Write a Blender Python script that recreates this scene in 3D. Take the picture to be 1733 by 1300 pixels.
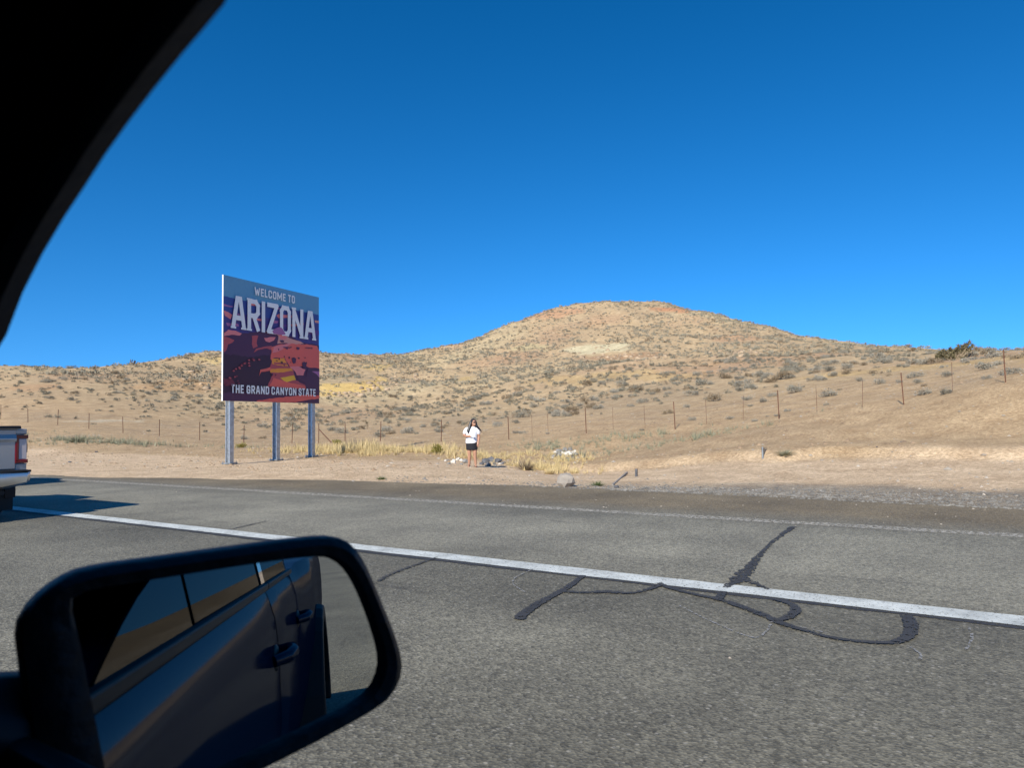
import bpy, bmesh, math, random
import numpy as np
from mathutils import Vector, Matrix

for o in list(bpy.data.objects):
    bpy.data.objects.remove(o)
SC = bpy.context.scene
COL = SC.collection
random.seed(7)
RNG = np.random.default_rng(11)
R = math.radians

# ------------------------------------------------------------------ camera, sky, sun, exposure
# world axes: X to the right of the road, Y along the road ahead, Z up; the camera sits in the passenger seat
W0, H0, FPX = 1733.0, 1300.0, 1200.0
CAM = Vector((0.0, 0.0, 1.45))
AZ, PITCH, ROLL = R(57.1), math.atan(66 / FPX), 0.0167
_f = Vector((math.sin(AZ) * math.cos(PITCH), math.cos(AZ) * math.cos(PITCH), math.sin(PITCH)))
_r = Vector((math.cos(AZ), -math.sin(AZ), 0.0))
_u = _r.cross(_f)
CF = _f
CR = _r * math.cos(ROLL) - _u * math.sin(ROLL)
CU = _u * math.cos(ROLL) + _r * math.sin(ROLL)
cam_data = bpy.data.cameras.new("camera")
cam_data.sensor_fit = 'HORIZONTAL'
cam_data.sensor_width = 36.0
cam_data.lens = 36.0 * FPX / W0
cam_data.clip_start = 0.02
cam_data.clip_end = 6000.0
cam_data.dof.use_dof = True
cam_data.dof.focus_distance = 22.0
cam_data.dof.aperture_fstop = 8.5
cam = bpy.data.objects.new("camera", cam_data)
COL.objects.link(cam)
cam.matrix_world = Matrix(((CR.x, CU.x, -CF.x, CAM.x), (CR.y, CU.y, -CF.y, CAM.y), (CR.z, CU.z, -CF.z, CAM.z), (0, 0, 0, 1)))
SC.camera = cam

SHADOW_AZ, SUN_EL = R(80.0), R(34.0)
world = bpy.data.worlds.new("World")
SC.world = world
world.use_nodes = True
wn, wl = world.node_tree.nodes, world.node_tree.links
sky = wn.new('ShaderNodeTexSky')
sky.sky_type = 'NISHITA'
sky.sun_disc = False
sky.sun_elevation = SUN_EL
sky.sun_rotation = SHADOW_AZ + math.pi
sky.altitude = 1200
sky.air_density = 1.0
sky.dust_density = 0.1
sky.ozone_density = 3.0
gam = wn.new('ShaderNodeGamma')
gam.inputs[1].default_value = 1.3
hs = wn.new('ShaderNodeHueSaturation')
hs.inputs['Saturation'].default_value = 1.22
hs.inputs['Hue'].default_value = 0.4955
geo_ = wn.new('ShaderNodeTexCoord')
vm = wn.new('ShaderNodeVectorMath')
vm.operation = 'MULTIPLY_ADD'
vm.inputs[1].default_value = (1.0, 1.0, 0.92)
vm.inputs[2].default_value = (0.0, 0.0, 0.16)
wl.new(geo_.outputs["Generated"], vm.inputs[0])
wl.new(vm.outputs[0], sky.inputs["Vector"])
wl.new(sky.outputs[0], gam.inputs[0])
wl.new(gam.outputs[0], hs.inputs['Color'])
wl.new(hs.outputs[0], wn['Background'].inputs[0])
wn['Background'].inputs[1].default_value = 0.086

sun_data = bpy.data.lights.new("sun", 'SUN')
sun_data.energy = 4.6
sun_data.angle = R(0.53)
sun_data.color = (1.0, 0.94, 0.84)
sun = bpy.data.objects.new("sun", sun_data)
COL.objects.link(sun)
_sd = Vector((math.sin(SHADOW_AZ) * math.cos(SUN_EL), math.cos(SHADOW_AZ) * math.cos(SUN_EL), -math.sin(SUN_EL)))
sun.rotation_euler = _sd.to_track_quat('-Z', 'Y').to_euler()
SC.view_settings.view_transform = 'Standard'
SC.view_settings.look = 'None'
SC.view_settings.exposure = 0.55
SC.view_settings.gamma = 1.0
SC.cycles.max_bounces = 6
SC.cycles.diffuse_bounces = 3
SC.cycles.transparent_max_bounces = 8


# ------------------------------------------------------------------ measuring helpers
def ray(px, py):
    return CF + CR * ((px - W0 / 2) / FPX) + CU * ((H0 / 2 - py) / FPX)


def at(px, py, d):
    """the point seen at that spot of the photograph, d metres deep"""
    return CAM + ray(px, py) * d


def ground(px, py, z=0.0):
    v = ray(px, py)
    return CAM + v * ((z - CAM.z) / v.z)


# ------------------------------------------------------------------ mesh helpers
def mesh_obj(name, verts, faces, mats, parent=None, smooth=False, midx=None):
    me = bpy.data.meshes.new(name)
    vs = np.asarray(verts, dtype=float).reshape(-1, 3)
    o = bpy.data.objects.new(name, me)
    if parent is not None:
        base = world_origin(parent)
        vs = vs - np.array(base)
        o.parent = parent
    me.from_pydata([tuple(v) for v in vs], [], [tuple(f) for f in faces])
    for m in (mats if isinstance(mats, (list, tuple)) else [mats]):
        me.materials.append(m)
    if midx is not None:
        me.polygons.foreach_set("material_index", midx)
    if smooth:
        me.polygons.foreach_set("use_smooth", [True] * len(me.polygons))
    me.update()
    COL.objects.link(o)
    return o


def world_origin(o):
    p = Vector((0, 0, 0))
    while o is not None:
        p += o.location
        o = o.parent
    return p


def empty(name, loc, label=None, cat=None, group=None):
    o = bpy.data.objects.new(name, None)
    o.empty_display_size = 0.1
    o.location = loc
    COL.objects.link(o)
    tag(o, label, cat, group)
    return o


def tag(o, label=None, cat=None, group=None, kind=None):
    for k, v in (("label", label), ("category", cat), ("group", group), ("kind", kind)):
        if v:
            o[k] = v
    return o


class MB:
    """collects shapes; build() links them as one mesh"""

    def __init__(self):
        self.v, self.f, self.m = [], [], []

    def add(self, v, f, m=0):
        n = len(self.v)
        self.v += [tuple(p) for p in v]
        self.f += [tuple(i + n for i in q) for q in f]
        self.m += [m] * len(f)
        return self

    def box(self, c, s, rot=None, m=0):
        x, y, z = (k / 2 for k in s)
        vs = [Vector(p) for p in ((-x, -y, -z), (x, -y, -z), (x, y, -z), (-x, y, -z), (-x, -y, z), (x, -y, z), (x, y, z), (-x, y, z))]
        if rot is not None:
            vs = [rot @ p for p in vs]
        vs = [p + Vector(c) for p in vs]
        return self.add(vs, [(3, 2, 1, 0), (4, 5, 6, 7), (0, 1, 5, 4), (1, 2, 6, 5), (2, 3, 7, 6), (3, 0, 4, 7)], m)

    def tube(self, pts, rad, n=8, m=0, cap=True):
        pts = [Vector(p) for p in pts]
        rr = rad if isinstance(rad, (list, tuple)) else [rad] * len(pts)
        vs, fs = [], []
        d0 = (pts[1] - pts[0]).normalized()
        a = d0.orthogonal().normalized()
        for i, p in enumerate(pts):
            d = (pts[min(i + 1, len(pts) - 1)] - pts[max(i - 1, 0)]).normalized()
            a = (a - d * a.dot(d)).normalized()
            b = d.cross(a)
            for k in range(n):
                t = 2 * math.pi * k / n
                vs.append(p + (a * math.cos(t) + b * math.sin(t)) * rr[i])
        for i in range(len(pts) - 1):
            for k in range(n):
                fs.append((i * n + k, i * n + (k + 1) % n, (i + 1) * n + (k + 1) % n, (i + 1) * n + k))
        if cap:
            fs.append(tuple(reversed(range(n))))
            fs.append(tuple(range((len(pts) - 1) * n, len(pts) * n)))
        return self.add(vs, fs, m)

    def loft(self, rings, m=0, cap=True):
        n = len(rings[0])
        vs = [p for r in rings for p in r]
        fs = []
        for i in range(len(rings) - 1):
            for k in range(n):
                fs.append((i * n + k, i * n + (k + 1) % n, (i + 1) * n + (k + 1) % n, (i + 1) * n + k))
        if cap:
            fs.append(tuple(reversed(range(n))))
            fs.append(tuple(range((len(rings) - 1) * n, len(rings) * n)))
        return self.add(vs, fs, m)

    def xf(self, M):
        self.v = [tuple(M @ Vector(p)) for p in self.v]
        return self

    def build(self, name, mats, parent=None, smooth=False, bevel=0, seg=2):
        o = mesh_obj(name, self.v, self.f, mats, parent, smooth, self.m)
        bm = bmesh.new()
        bm.from_mesh(o.data)
        bmesh.ops.recalc_face_normals(bm, faces=bm.faces)
        bm.to_mesh(o.data)
        bm.free()
        if bevel:
            b = o.modifiers.new("bevel", 'BEVEL')
            b.width = bevel
            b.segments = seg
            b.limit_method = 'ANGLE'
            b.angle_limit = R(35)
        if smooth and not bevel:
            try:
                o.data.set_sharp_from_angle(angle=R(40))
            except Exception:
                pass
        return o


def lattice_noise(x, y, seed=0):
    xi, yi = np.floor(x).astype(np.int64), np.floor(y).astype(np.int64)
    xf, yf = x - xi, y - yi
    u, v = xf * xf * (3 - 2 * xf), yf * yf * (3 - 2 * yf)

    def h(a, b):
        k = (a * 374761393 + b * 668265263 + seed * 1442695041) & 0x7fffffff
        k = ((k ^ (k >> 13)) * 1274126177) & 0x7fffffff
        k = (k ^ (k >> 16)) & 0xffff
        return k / 65535.0
    return (h(xi, yi) * (1 - u) + h(xi + 1, yi) * u) * (1 - v) + (h(xi, yi + 1) * (1 - u) + h(xi + 1, yi + 1) * u) * v


def fbm(x, y, sc, octv=4, seed=0):
    s, a, t = 0.0, 1.0, 0.0
    for i in range(octv):
        s = s + a * lattice_noise(x / sc, y / sc, seed + i * 17)
        t += a
        a *= 0.5
        sc *= 0.47
    return s / t * 2 - 1


def sstep(a, b, x):
    t = np.clip((x - a) / (b - a), 0, 1)
    return t * t * (3 - 2 * t)


# ------------------------------------------------------------------ materials
def nodes(name):
    m = bpy.data.materials.new(name)
    m.use_nodes = True
    return m, m.node_tree.nodes, m.node_tree.links, m.node_tree.nodes["Principled BSDF"]


def pm(name, col, rough=0.6, metal=0.0, coat=0.0, spec=0.5, var=0.0, scale=6.0, bump=0.0, emis=None):
    m, n, l, b = nodes(name)
    b.inputs["Base Color"].default_value = (*col, 1)
    b.inputs["Roughness"].default_value = rough
    b.inputs["Metallic"].default_value = metal
    b.inputs["Coat Weight"].default_value = coat
    b.inputs["Coat Roughness"].default_value = 0.03
    b.inputs["Specular IOR Level"].default_value = spec
    if var or bump:
        tc = n.new('ShaderNodeTexCoord')
        nz = n.new('ShaderNodeTexNoise')
        nz.inputs["Scale"].default_value = scale
        nz.inputs["Detail"].default_value = 5
        l.new(tc.outputs["Object"], nz.inputs["Vector"])
        if var:
            mx = n.new('ShaderNodeMix')
            mx.data_type = 'RGBA'
            mx.inputs[6].default_value = (*[c * (1 - var) for c in col], 1)
            mx.inputs[7].default_value = (*[min(1, c * (1 + var)) for c in col], 1)
            rp = n.new('ShaderNodeMapRange')
            rp.inputs[1].default_value, rp.inputs[2].default_value = 0.3, 0.7
            l.new(nz.outputs[0], rp.inputs[0])
            l.new(rp.outputs[0], mx.inputs[0])
            l.new(mx.outputs[2], b.inputs["Base Color"])
        if bump:
            bp = n.new('ShaderNodeBump')
            bp.inputs["Strength"].default_value = bump
            bp.inputs["Distance"].default_value = 0.02
            l.new(nz.outputs[0], bp.inputs["Height"])
            l.new(bp.outputs[0], b.inputs["Normal"])
    return m


def tex(n, l, vec, scale, detail=3.0, kind='ShaderNodeTexNoise', rough=0.5):
    t = n.new(kind)
    t.inputs["Scale"].default_value = scale
    if kind == 'ShaderNodeTexNoise':
        t.inputs["Detail"].default_value = detail
        t.inputs["Roughness"].default_value = rough
    l.new(vec, t.inputs["Vector"])
    return t


def maprange(n, l, src, a, b, c=0.0, d=1.0):
    r = n.new('ShaderNodeMapRange')
    for i, k in enumerate((a, b, c, d)):
        r.inputs[i + 1].default_value = k
    l.new(src, r.inputs[0])
    return r.outputs[0]


def mixc(n, l, fac, a, b, mode='MIX'):
    m = n.new('ShaderNodeMix')
    m.data_type = 'RGBA'
    m.blend_type = mode
    for s, i in ((fac, 0), (a, 6), (b, 7)):
        if isinstance(s, (int, float)):
            m.inputs[i].default_value = s
        elif isinstance(s, tuple):
            m.inputs[i].default_value = (*s, 1)
        else:
            l.new(s, m.inputs[i])
    return m.outputs[2]


def soil_material():
    m, n, l, b = nodes("desert_soil")
    b.inputs["Roughness"].default_value = 0.95
    b.inputs["Specular IOR Level"].default_value = 0.1
    ca = n.new('ShaderNodeVertexColor')
    ca.layer_name = "soil"
    tc = n.new('ShaderNodeTexCoord')
    P = tc.outputs["Object"]
    n1 = tex(n, l, P, 0.9, 8, rough=0.65)
    n2 = tex(n, l, P, 9.0, 6, rough=0.7)
    n3 = tex(n, l, P, 38.0, 2, 'ShaderNodeTexVoronoi')
    c = mixc(n, l, maprange(n, l, n1.outputs[0], 0.35, 0.68), (0.80, 0.76, 0.72), (1.14, 1.14, 1.12))
    c2 = mixc(n, l, maprange(n, l, n2.outputs[0], 0.38, 0.66), (0.72, 0.69, 0.66), (1.16, 1.17, 1.17))
    x = mixc(n, l, 1.0, ca.outputs[0], c, 'MULTIPLY')
    x = mixc(n, l, 1.0, x, c2, 'MULTIPLY')
    peb = maprange(n, l, n3.outputs["Distance"], 0.10, 0.16, 1.0, 0.0)
    sel = maprange(n, l, n3.outputs["Color"], 0.72, 0.74)
    pf = n.new('ShaderNodeMath')
    pf.operation = 'MULTIPLY'
    l.new(peb, pf.inputs[0])
    l.new(sel, pf.inputs[1])
    x = mixc(n, l, pf.outputs[0], x, (0.52, 0.45, 0.36))
    l.new(x, b.inputs["Base Color"])
    bp = n.new('ShaderNodeBump')
    bp.inputs["Strength"].default_value = 0.7
    bp.inputs["Distance"].default_value = 0.16
    ad = n.new('ShaderNodeMath')
    ad.operation = 'ADD'
    l.new(n1.outputs[0], ad.inputs[0])
    l.new(n2.outputs[0], ad.inputs[1])
    l.new(ad.outputs[0], bp.inputs["Height"])
    l.new(bp.outputs[0], b.inputs["Normal"])
    return m


def asphalt_material():
    m, n, l, b = nodes("worn_asphalt")
    b.inputs["Specular IOR Level"].default_value = 0.35
    tc = n.new('ShaderNodeTexCoord')
    P = tc.outputs["Object"]
    sep = n.new('ShaderNodeSeparateXYZ')
    l.new(P, sep.inputs[0])
    X = sep.outputs[0]
    # stretched coordinates: wear runs along the road
    mp = n.new('ShaderNodeMapping')
    mp.inputs["Scale"].default_value = (1.0, 0.12, 1.0)
    l.new(P, mp.inputs[0])
    streak = tex(n, l, mp.outputs[0], 1.3, 5, rough=0.6)
    big = tex(n, l, P, 0.55, 5, rough=0.6)
    mid = tex(n, l, P, 14, 5, rough=0.75)
    chips = tex(n, l, P, 62, 2, 'ShaderNodeTexVoronoi')
    chips2 = tex(n, l, P, 27, 2, 'ShaderNodeTexVoronoi')
    ramp = n.new('ShaderNodeValToRGB')
    el = ramp.color_ramp.elements
    # lane wear across the road, position in metres mapped 0..1 over 0..16 m
    stops = [(0.0, .095), (.10, .118), (.17, .092), (.26, .108), (.34, .084), (.383, .083), (.40, .118), (.46, .150), (.55, .148), (.60, .130), (.64, .108), (.66, .104), (.70, .104), (.80, .100), (.87, .12), (1.0, .17)]
    el[0].position, el[0].color = stops[0][0], (stops[0][1],) * 3 + (1,)
    el[1].position, el[1].color = stops[-1][0], (stops[-1][1],) * 3 + (1,)
    for p, v in stops[1:-1]:
        e = el.new(p)
        e.color = (v, v, v, 1)
    wob = n.new('ShaderNodeMath')
    wob.operation = 'MULTIPLY_ADD'
    l.new(streak.outputs[0], wob.inputs[0])
    wob.inputs[1].default_value = 0.9
    l.new(X, wob.inputs[2])
    l.new(maprange(n, l, wob.outputs[0], 0.45, 16.45), ramp.inputs[0])
    base = mixc(n, l, 1.0, ramp.outputs[0], (1.45, 1.35, 1.04), 'MULTIPLY')
    brown = maprange(n, l, wob.outputs[0], 10.8, 12.2)
    base = mixc(n, l, brown, base, mixc(n, l, 1.0, base, (1.12, 0.95, 0.76), 'MULTIPLY'))
    base = mixc(n, l, 1.0, base, mixc(n, l, maprange(n, l, big.outputs[0], 0.33, 0.7), (0.74, 0.74, 0.74), (1.24, 1.24, 1.22)), 'MULTIPLY')
    base = mixc(n, l, 1.0, base, mixc(n, l, maprange(n, l, mid.outputs[0], 0.35, 0.65), (0.80, 0.80, 0.80), (1.20, 1.20, 1.19)), 'MULTIPLY')
    stain = tex(n, l, mp.outputs[0], 2.6, 6, rough=0.7)
    base = mixc(n, l, 1.0, base, mixc(n, l, maprange(n, l, stain.outputs[0], 0.60, 0.72), (1.0, 1.0, 1.0), (0.62, 0.62, 0.64)), 'MULTIPLY')
    # stone chips in the binder
    gs = maprange(n, l, chips.outputs["Color"], 0.0, 1.0, 0.4, 1.65)
    base = mixc(n, l, 0.85, base, mixc(n, l, 1.0, base, gs, 'MULTIPLY'))
    cf = maprange(n, l, chips2.outputs["Distance"], 0.2, 0.34, .42, 0.0)
    sel = maprange(n, l, chips2.outputs["Color"], 0.68, 0.74)
    mm = n.new('ShaderNodeMath')
    mm.operation = 'MULTIPLY'
    l.new(cf, mm.inputs[0])
    l.new(sel, mm.inputs[1])
    base = mixc(n, l, mm.outputs[0], base, (0.40, 0.375, 0.32))
    l.new(base, b.inputs["Base Color"])
    l.new(maprange(n, l, mid.outputs[0], 0.3, 0.7, 0.72, 0.95), b.inputs["Roughness"])
    bp = n.new('ShaderNodeBump')
    bp.inputs["Strength"].default_value = 0.55
    bp.inputs["Distance"].default_value = 0.008
    l.new(chips.outputs["Distance"], bp.inputs["Height"])
    l.new(bp.outputs[0], b.inputs["Normal"])
    return m


def worn_paint(name, col, keep, scale, rough=0.7, dirt=0.25):
    """road paint or dust with holes worn through it"""
    m, n, l, b = nodes(name)
    tc = n.new('ShaderNodeTexCoord')
    P = tc.outputs["Object"]
    a = tex(n, l, P, scale, 6, rough=0.75)
    d = tex(n, l, P, 3.0, 6, rough=0.7)
    b.inputs["Roughness"].default_value = rough
    l.new(mixc(n, l, maprange(n, l, d.outputs[0], 0.35, 0.7), col, tuple(c * (1 - dirt) for c in col)), b.inputs["Base Color"])
    l.new(maprange(n, l, a.outputs[0], keep - 0.03, keep + 0.03), b.inputs["Alpha"])
    return m


M = {}
M["soil"] = soil_material()
M["asphalt"] = asphalt_material()
M["line"] = worn_paint("white_road_paint", (0.64, 0.66, 0.61), 0.40, 46, dirt=.45)
M["oldline"] = worn_paint("dusty_old_line", (0.42, 0.385, 0.31), 0.49, 18)
M["chalk"] = worn_paint("pale_scratch", (0.30, 0.29, 0.27), 0.50, 35)
M["tar"] = worn_paint("tar_sealant", (0.040, 0.040, 0.042), 0.43, 30, 0.85)
M["tarfaint"] = worn_paint("worn_tar", (0.045, 0.044, 0.044), 0.46, 30, 0.8)
M["galv"] = pm("galvanised_steel", (0.46, 0.49, 0.51), 0.42, 0.75, var=0.22, scale=9)
M["galvdark"] = pm("dull_galvanised_steel", (0.26, 0.28, 0.29), 0.55, 0.6, var=0.3, scale=5)
M["rust"] = pm("rusty_steel", (0.13, 0.060, 0.032), 0.85, 0.2, var=0.4, scale=14)
M["wire"] = pm("fence_wire", (0.16, 0.14, 0.12), 0.6, 0.6)
M["sheet"] = pm("white_sign_edge", (0.78, 0.80, 0.80), 0.4)
M["black"] = pm("black_plastic", (0.012, 0.012, 0.013), 0.55, spec=.3)
M["trim"] = pm("dark_cabin_trim", (0.020, 0.017, 0.016), 0.85, bump=0.1, scale=60)
M["rubber"] = pm("tyre_rubber", (0.018, 0.018, 0.018), 0.8)
M["glassdark"] = pm("dark_tinted_glass", (0.008, 0.010, 0.012), 0.02, spec=0.28)


def dark_gloss(name, col, lo, hi, rough):
    """dark body with a gloss that rises only a little towards grazing view, like dusty paint or film-tinted glass"""
    m = bpy.data.materials.new(name)
    m.use_nodes = True
    n, l = m.node_tree.nodes, m.node_tree.links
    n.remove(n["Principled BSDF"])
    d, g, mx, lw = n.new('ShaderNodeBsdfDiffuse'), n.new('ShaderNodeBsdfGlossy'), n.new('ShaderNodeMixShader'), n.new('ShaderNodeLayerWeight')
    d.inputs[0].default_value = (*col, 1)
    g.inputs[0].default_value = (.85, .92, 1, 1)
    g.inputs["Roughness"].default_value = rough
    lw.inputs[0].default_value = .3
    l.new(maprange(n, l, lw.outputs["Facing"], .2, 1.0, lo, hi), mx.inputs[0])
    l.new(d.outputs[0], mx.inputs[1])
    l.new(g.outputs[0], mx.inputs[2])
    l.new(mx.outputs[0], n["Material Output"].inputs[0])
    return m


M["ownglass"] = dark_gloss("film_tinted_glass", (.004, .006, .008), .03, .15, .01)
M["bluepaint"] = dark_gloss("dark_blue_paint", (.006, .014, .040), .04, .15, .10)
M["silver"] = pm("silver_paint", (0.34, 0.345, 0.35), 0.3, 0.55, coat=.7)
M["chrome"] = pm("chrome", (0.70, 0.69, 0.67), 0.36, 1.0)
M["redlens"] = pm("red_lens", (0.14, 0.003, 0.008), 0.2, coat=0.3)
M["clearlens"] = pm("clear_lens", (0.48, 0.42, 0.42), 0.15, coat=0.6)
M["amber"] = pm("amber_reflector", (0.10, 0.035, 0.02), 0.2)
M["charcoal"] = pm("charcoal_paint", (0.03, 0.03, 0.032), 0.3, 0.3, coat=1.0)
M["mirror"] = pm("mirror_silver", (0.62, 0.63, 0.60), 0.0, 1.0)
M["rim"] = pm("alloy_rim", (0.3, 0.3, 0.31), 0.35, 0.9)
M["concrete"] = pm("weathered_concrete", (0.30, 0.26, 0.21), 0.9, var=0.35, scale=3, bump=0.4)
M["rockpale"] = pm("pale_stone", (0.56, 0.52, 0.44), 0.9, var=0.25, scale=9, bump=0.4)
M["rockgrey"] = pm("grey_stone", (0.22, 0.21, 0.19), 0.9, var=0.35, scale=7, bump=0.4)
M["rockdark"] = pm("dark_stone", (0.10, 0.10, 0.105), 0.9, var=0.4, scale=7, bump=0.4)
M["pebble"] = pm("gravel_pale", (0.43, 0.37, 0.29), 0.95, var=0.45, scale=1.7)
M["gravel"] = pm("gravel_grey", (0.21, 0.195, 0.165), 0.95, var=0.6, scale=4.0)
M["skin"] = pm("skin", (0.40, 0.21, 0.13), 0.55, var=0.08)
M["shirt"] = pm("white_cotton", (0.74, 0.75, 0.76), 0.9, var=0.05, scale=9, bump=.9)
M["shorts"] = pm("black_cotton", (0.010, 0.010, 0.014), 0.85)
M["hair"] = pm("black_hair", (0.008, 0.007, 0.008), 0.45)
M["sandal"] = pm("brown_leather", (0.09, 0.05, 0.03), 0.7)
M["phone"] = pm("pale_phone_case", (0.70, 0.72, 0.75), 0.3)


def leafmat(name, a, b_, tr=0.15):
    """foliage whose tint differs a little from plant to plant"""
    m, n, l, b = nodes(name)
    tc = n.new('ShaderNodeTexCoord')
    oi = n.new('ShaderNodeObjectInfo')
    geo = n.new('ShaderNodeNewGeometry')
    mixr = n.new('ShaderNodeMath')
    mixr.operation = 'MULTIPLY_ADD'
    l.new(geo.outputs["Random Per Island"], mixr.inputs[0])
    mixr.inputs[1].default_value = 0.55
    hm = n.new('ShaderNodeMath')
    hm.operation = 'MULTIPLY'
    l.new(oi.outputs["Random"], hm.inputs[0])
    hm.inputs[1].default_value = 0.45
    l.new(hm.outputs[0], mixr.inputs[2])
    l.new(mixc(n, l, mixr.outputs[0], a, b_), b.inputs["Base Color"])
    b.inputs["Roughness"].default_value = 0.9
    b.inputs["Specular IOR Level"].default_value = 0.15
    return m


M["sage"] = leafmat("sage_leaf", (0.16, 0.15, 0.115), (0.36, 0.33, 0.265))
M["sagestuff"] = leafmat("far_sage_leaf", (0.16, 0.145, 0.105), (0.35, 0.32, 0.24))
M["brownbrush"] = leafmat("dry_brown_twig", (0.16, 0.12, 0.075), (0.34, 0.27, 0.18))
M["straw"] = leafmat("straw_grass", (0.44, 0.34, 0.16), (0.78, 0.62, 0.34))
M["green"] = leafmat("green_weed", (0.05, 0.085, 0.028), (0.13, 0.16, 0.06))
M["greygreen"] = leafmat("pale_green_weed", (0.16, 0.165, 0.10), (0.30, 0.29, 0.20))
M["yellowgreen"] = leafmat("yellow_green_bush", (0.13, 0.12, 0.025), (0.30, 0.25, 0.06))
M["cactus"] = leafmat("desert_tree_leaf", (0.06, 0.055, 0.028), (0.20, 0.17, 0.09))


# ------------------------------------------------------------------ the land
def colpts(px, lst):
    return [tuple(at(px, y, d)) for y, d in lst]


CTRL = []
for f_ in range(-120, 201, 20):
    for r_ in (-120, -60, -25, 0, 8, 15):
        CTRL.append((r_, f_, 0.0))
for c in [
    (-60, [(765, 47), (748, 56), (725, 68), (703, 82), (675, 98), (645, 120), (618, 140)]),
    (0, [(770, 42), (750, 50), (725, 62), (708, 74), (680, 90), (650, 110), (622, 130)]),
    (150, [(772, 39), (750, 47), (738, 54), (727, 64), (690, 85), (650, 110), (625, 135)]),
    (270, [(772, 37), (755, 47), (739.6, 58), (700, 85), (660, 110), (630, 135), (607, 155)]),
    (375, [(778, 33.5), (748.5, 53.5), (720, 80), (690, 100), (650, 125), (615, 150), (590, 168)]),
    (460, [(776, 33), (750, 50.5), (722, 75), (690, 100), (650, 128), (612, 155), (589, 172)]),
    (545, [(772, 34.5), (750, 47.5), (735, 60), (715, 80), (690, 100), (655, 122), (625, 150), (593, 180)]),
    (660, [(770, 33), (746, 44), (730, 58), (712, 75), (690, 95), (660, 120), (630, 155), (601, 190)]),
    (735, [(774, 31), (748, 42.3), (725, 60), (700, 80), (670, 110), (640, 145), (612, 180), (591, 205)]),
    (800, [(790, 23.8), (772, 31), (747, 40.7), (724, 56), (700, 76), (670, 102), (642, 130), (613, 165), (577, 210)]),
    (860, [(775, 30), (745, 39.4), (725, 52), (700, 72), (670, 95), (645, 115), (620, 145), (590, 175), (551, 215)]),
    (930, [(800, 25), (778, 30), (740, 38), (718, 50), (690, 68), (662, 88), (636, 106), (618, 135), (585, 170), (521, 220)]),
    (1000, [(806, 23.5), (782, 29), (735, 36.5), (710, 48), (685, 62), (655, 80), (628, 97), (617, 122), (590, 155), (550, 190), (511, 225)]),
    (1080, [(800, 23), (775, 27.5), (730, 35), (700, 47), (670, 62), (640, 80), (622, 92), (612, 120), (580, 155), (540, 190), (511, 222)]),
    (1130, [(513, 218)]),
    (1150, [(780, 25), (725, 34), (700, 43), (670, 57), (640, 74), (620, 88), (608, 120), (575, 155), (545, 185), (521, 210)]),
    (1210, [(772, 24.5), (532, 202)]),
    (1300, [(767, 23.3), (738, 27), (711, 31.8), (690, 38), (665, 48), (640, 62), (616, 78), (603, 115), (580, 150), (552, 185)]),
    (1450, [(762, 22.3), (727, 26), (693, 30), (670, 37), (645, 46), (620, 58), (607, 68), (598, 110), (577, 155)]),
    (1580, [(758, 21.3), (715, 24.8), (676, 28.4), (655, 34), (630, 43), (610, 54), (601, 62), (597, 95), (588, 125)]),
    (1640, [(597, 118)]),
    (1700, [(757, 20.5), (700, 23.8), (648, 27), (630, 32), (612, 41), (600, 52), (604, 80)]),
    (1733, [(757, 20.3), (645, 26.8), (625, 33), (598, 48), (603, 75)]),
]:
    CTRL += [(p[0], p[1], p[2]) for p in colpts(*c)]
for px, y, d in ((0, 622, 130), (150, 625, 135), (270, 607, 155), (375, 590, 168), (460, 589, 172), (545, 593, 180), (660, 601, 190), (735, 591, 205), (860, 551, 215), (1000, 511, 225), (1080, 511, 222), (1150, 521, 210), (1300, 552, 185), (1450, 577, 155), (1580, 588, 125)):
    p = at(px, y, d)
    for k, q in ((1.18, -1.5), (1.5, -8.0)):
        CTRL.append((p.x * k, p.y * k, max(3.0, p.z + q)))
for f_ in (-25, -50, -90, -140):
    CTRL += [(18.5, f_, .05), (24, f_, .6), (33, f_, 2.9), (50, f_, 5.4), (80, f_, 7), (130, f_, 9), (220, f_, 12)]
for a in range(0, 360, 15):
    CTRL.append((700 * math.cos(R(a)), 700 * math.sin(R(a)), 2.0))
CT = np.array(CTRL)
_n = len(CT)
_c = 2.5


def _phi(d2):
    return np.sqrt(d2 + _c * _c)


_A = np.zeros((_n + 3, _n + 3))
_d2 = (CT[:, None, 0] - CT[None, :, 0]) ** 2 + (CT[:, None, 1] - CT[None, :, 1]) ** 2
_A[:_n, :_n] = _phi(_d2) - np.eye(_n) * 0.05
_A[:_n, _n] = _A[_n, :_n] = 1
_A[:_n, _n + 1] = _A[_n + 1, :_n] = CT[:, 0]
_A[:_n, _n + 2] = _A[_n + 2, :_n] = CT[:, 1]
_wts = np.linalg.solve(_A, np.concatenate([CT[:, 2], [0, 0, 0]]))


def road_edge(f):
    f = np.asarray(f, dtype=float)
    return np.interp(f, [-40, -6, 0, 4, 9, 13, 17, 24, 32, 60], [13.2, 13.4, 13.6, 13.9, 14.0, 13.6, 12.6, 11.15, 11.0, 11.0])


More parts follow.
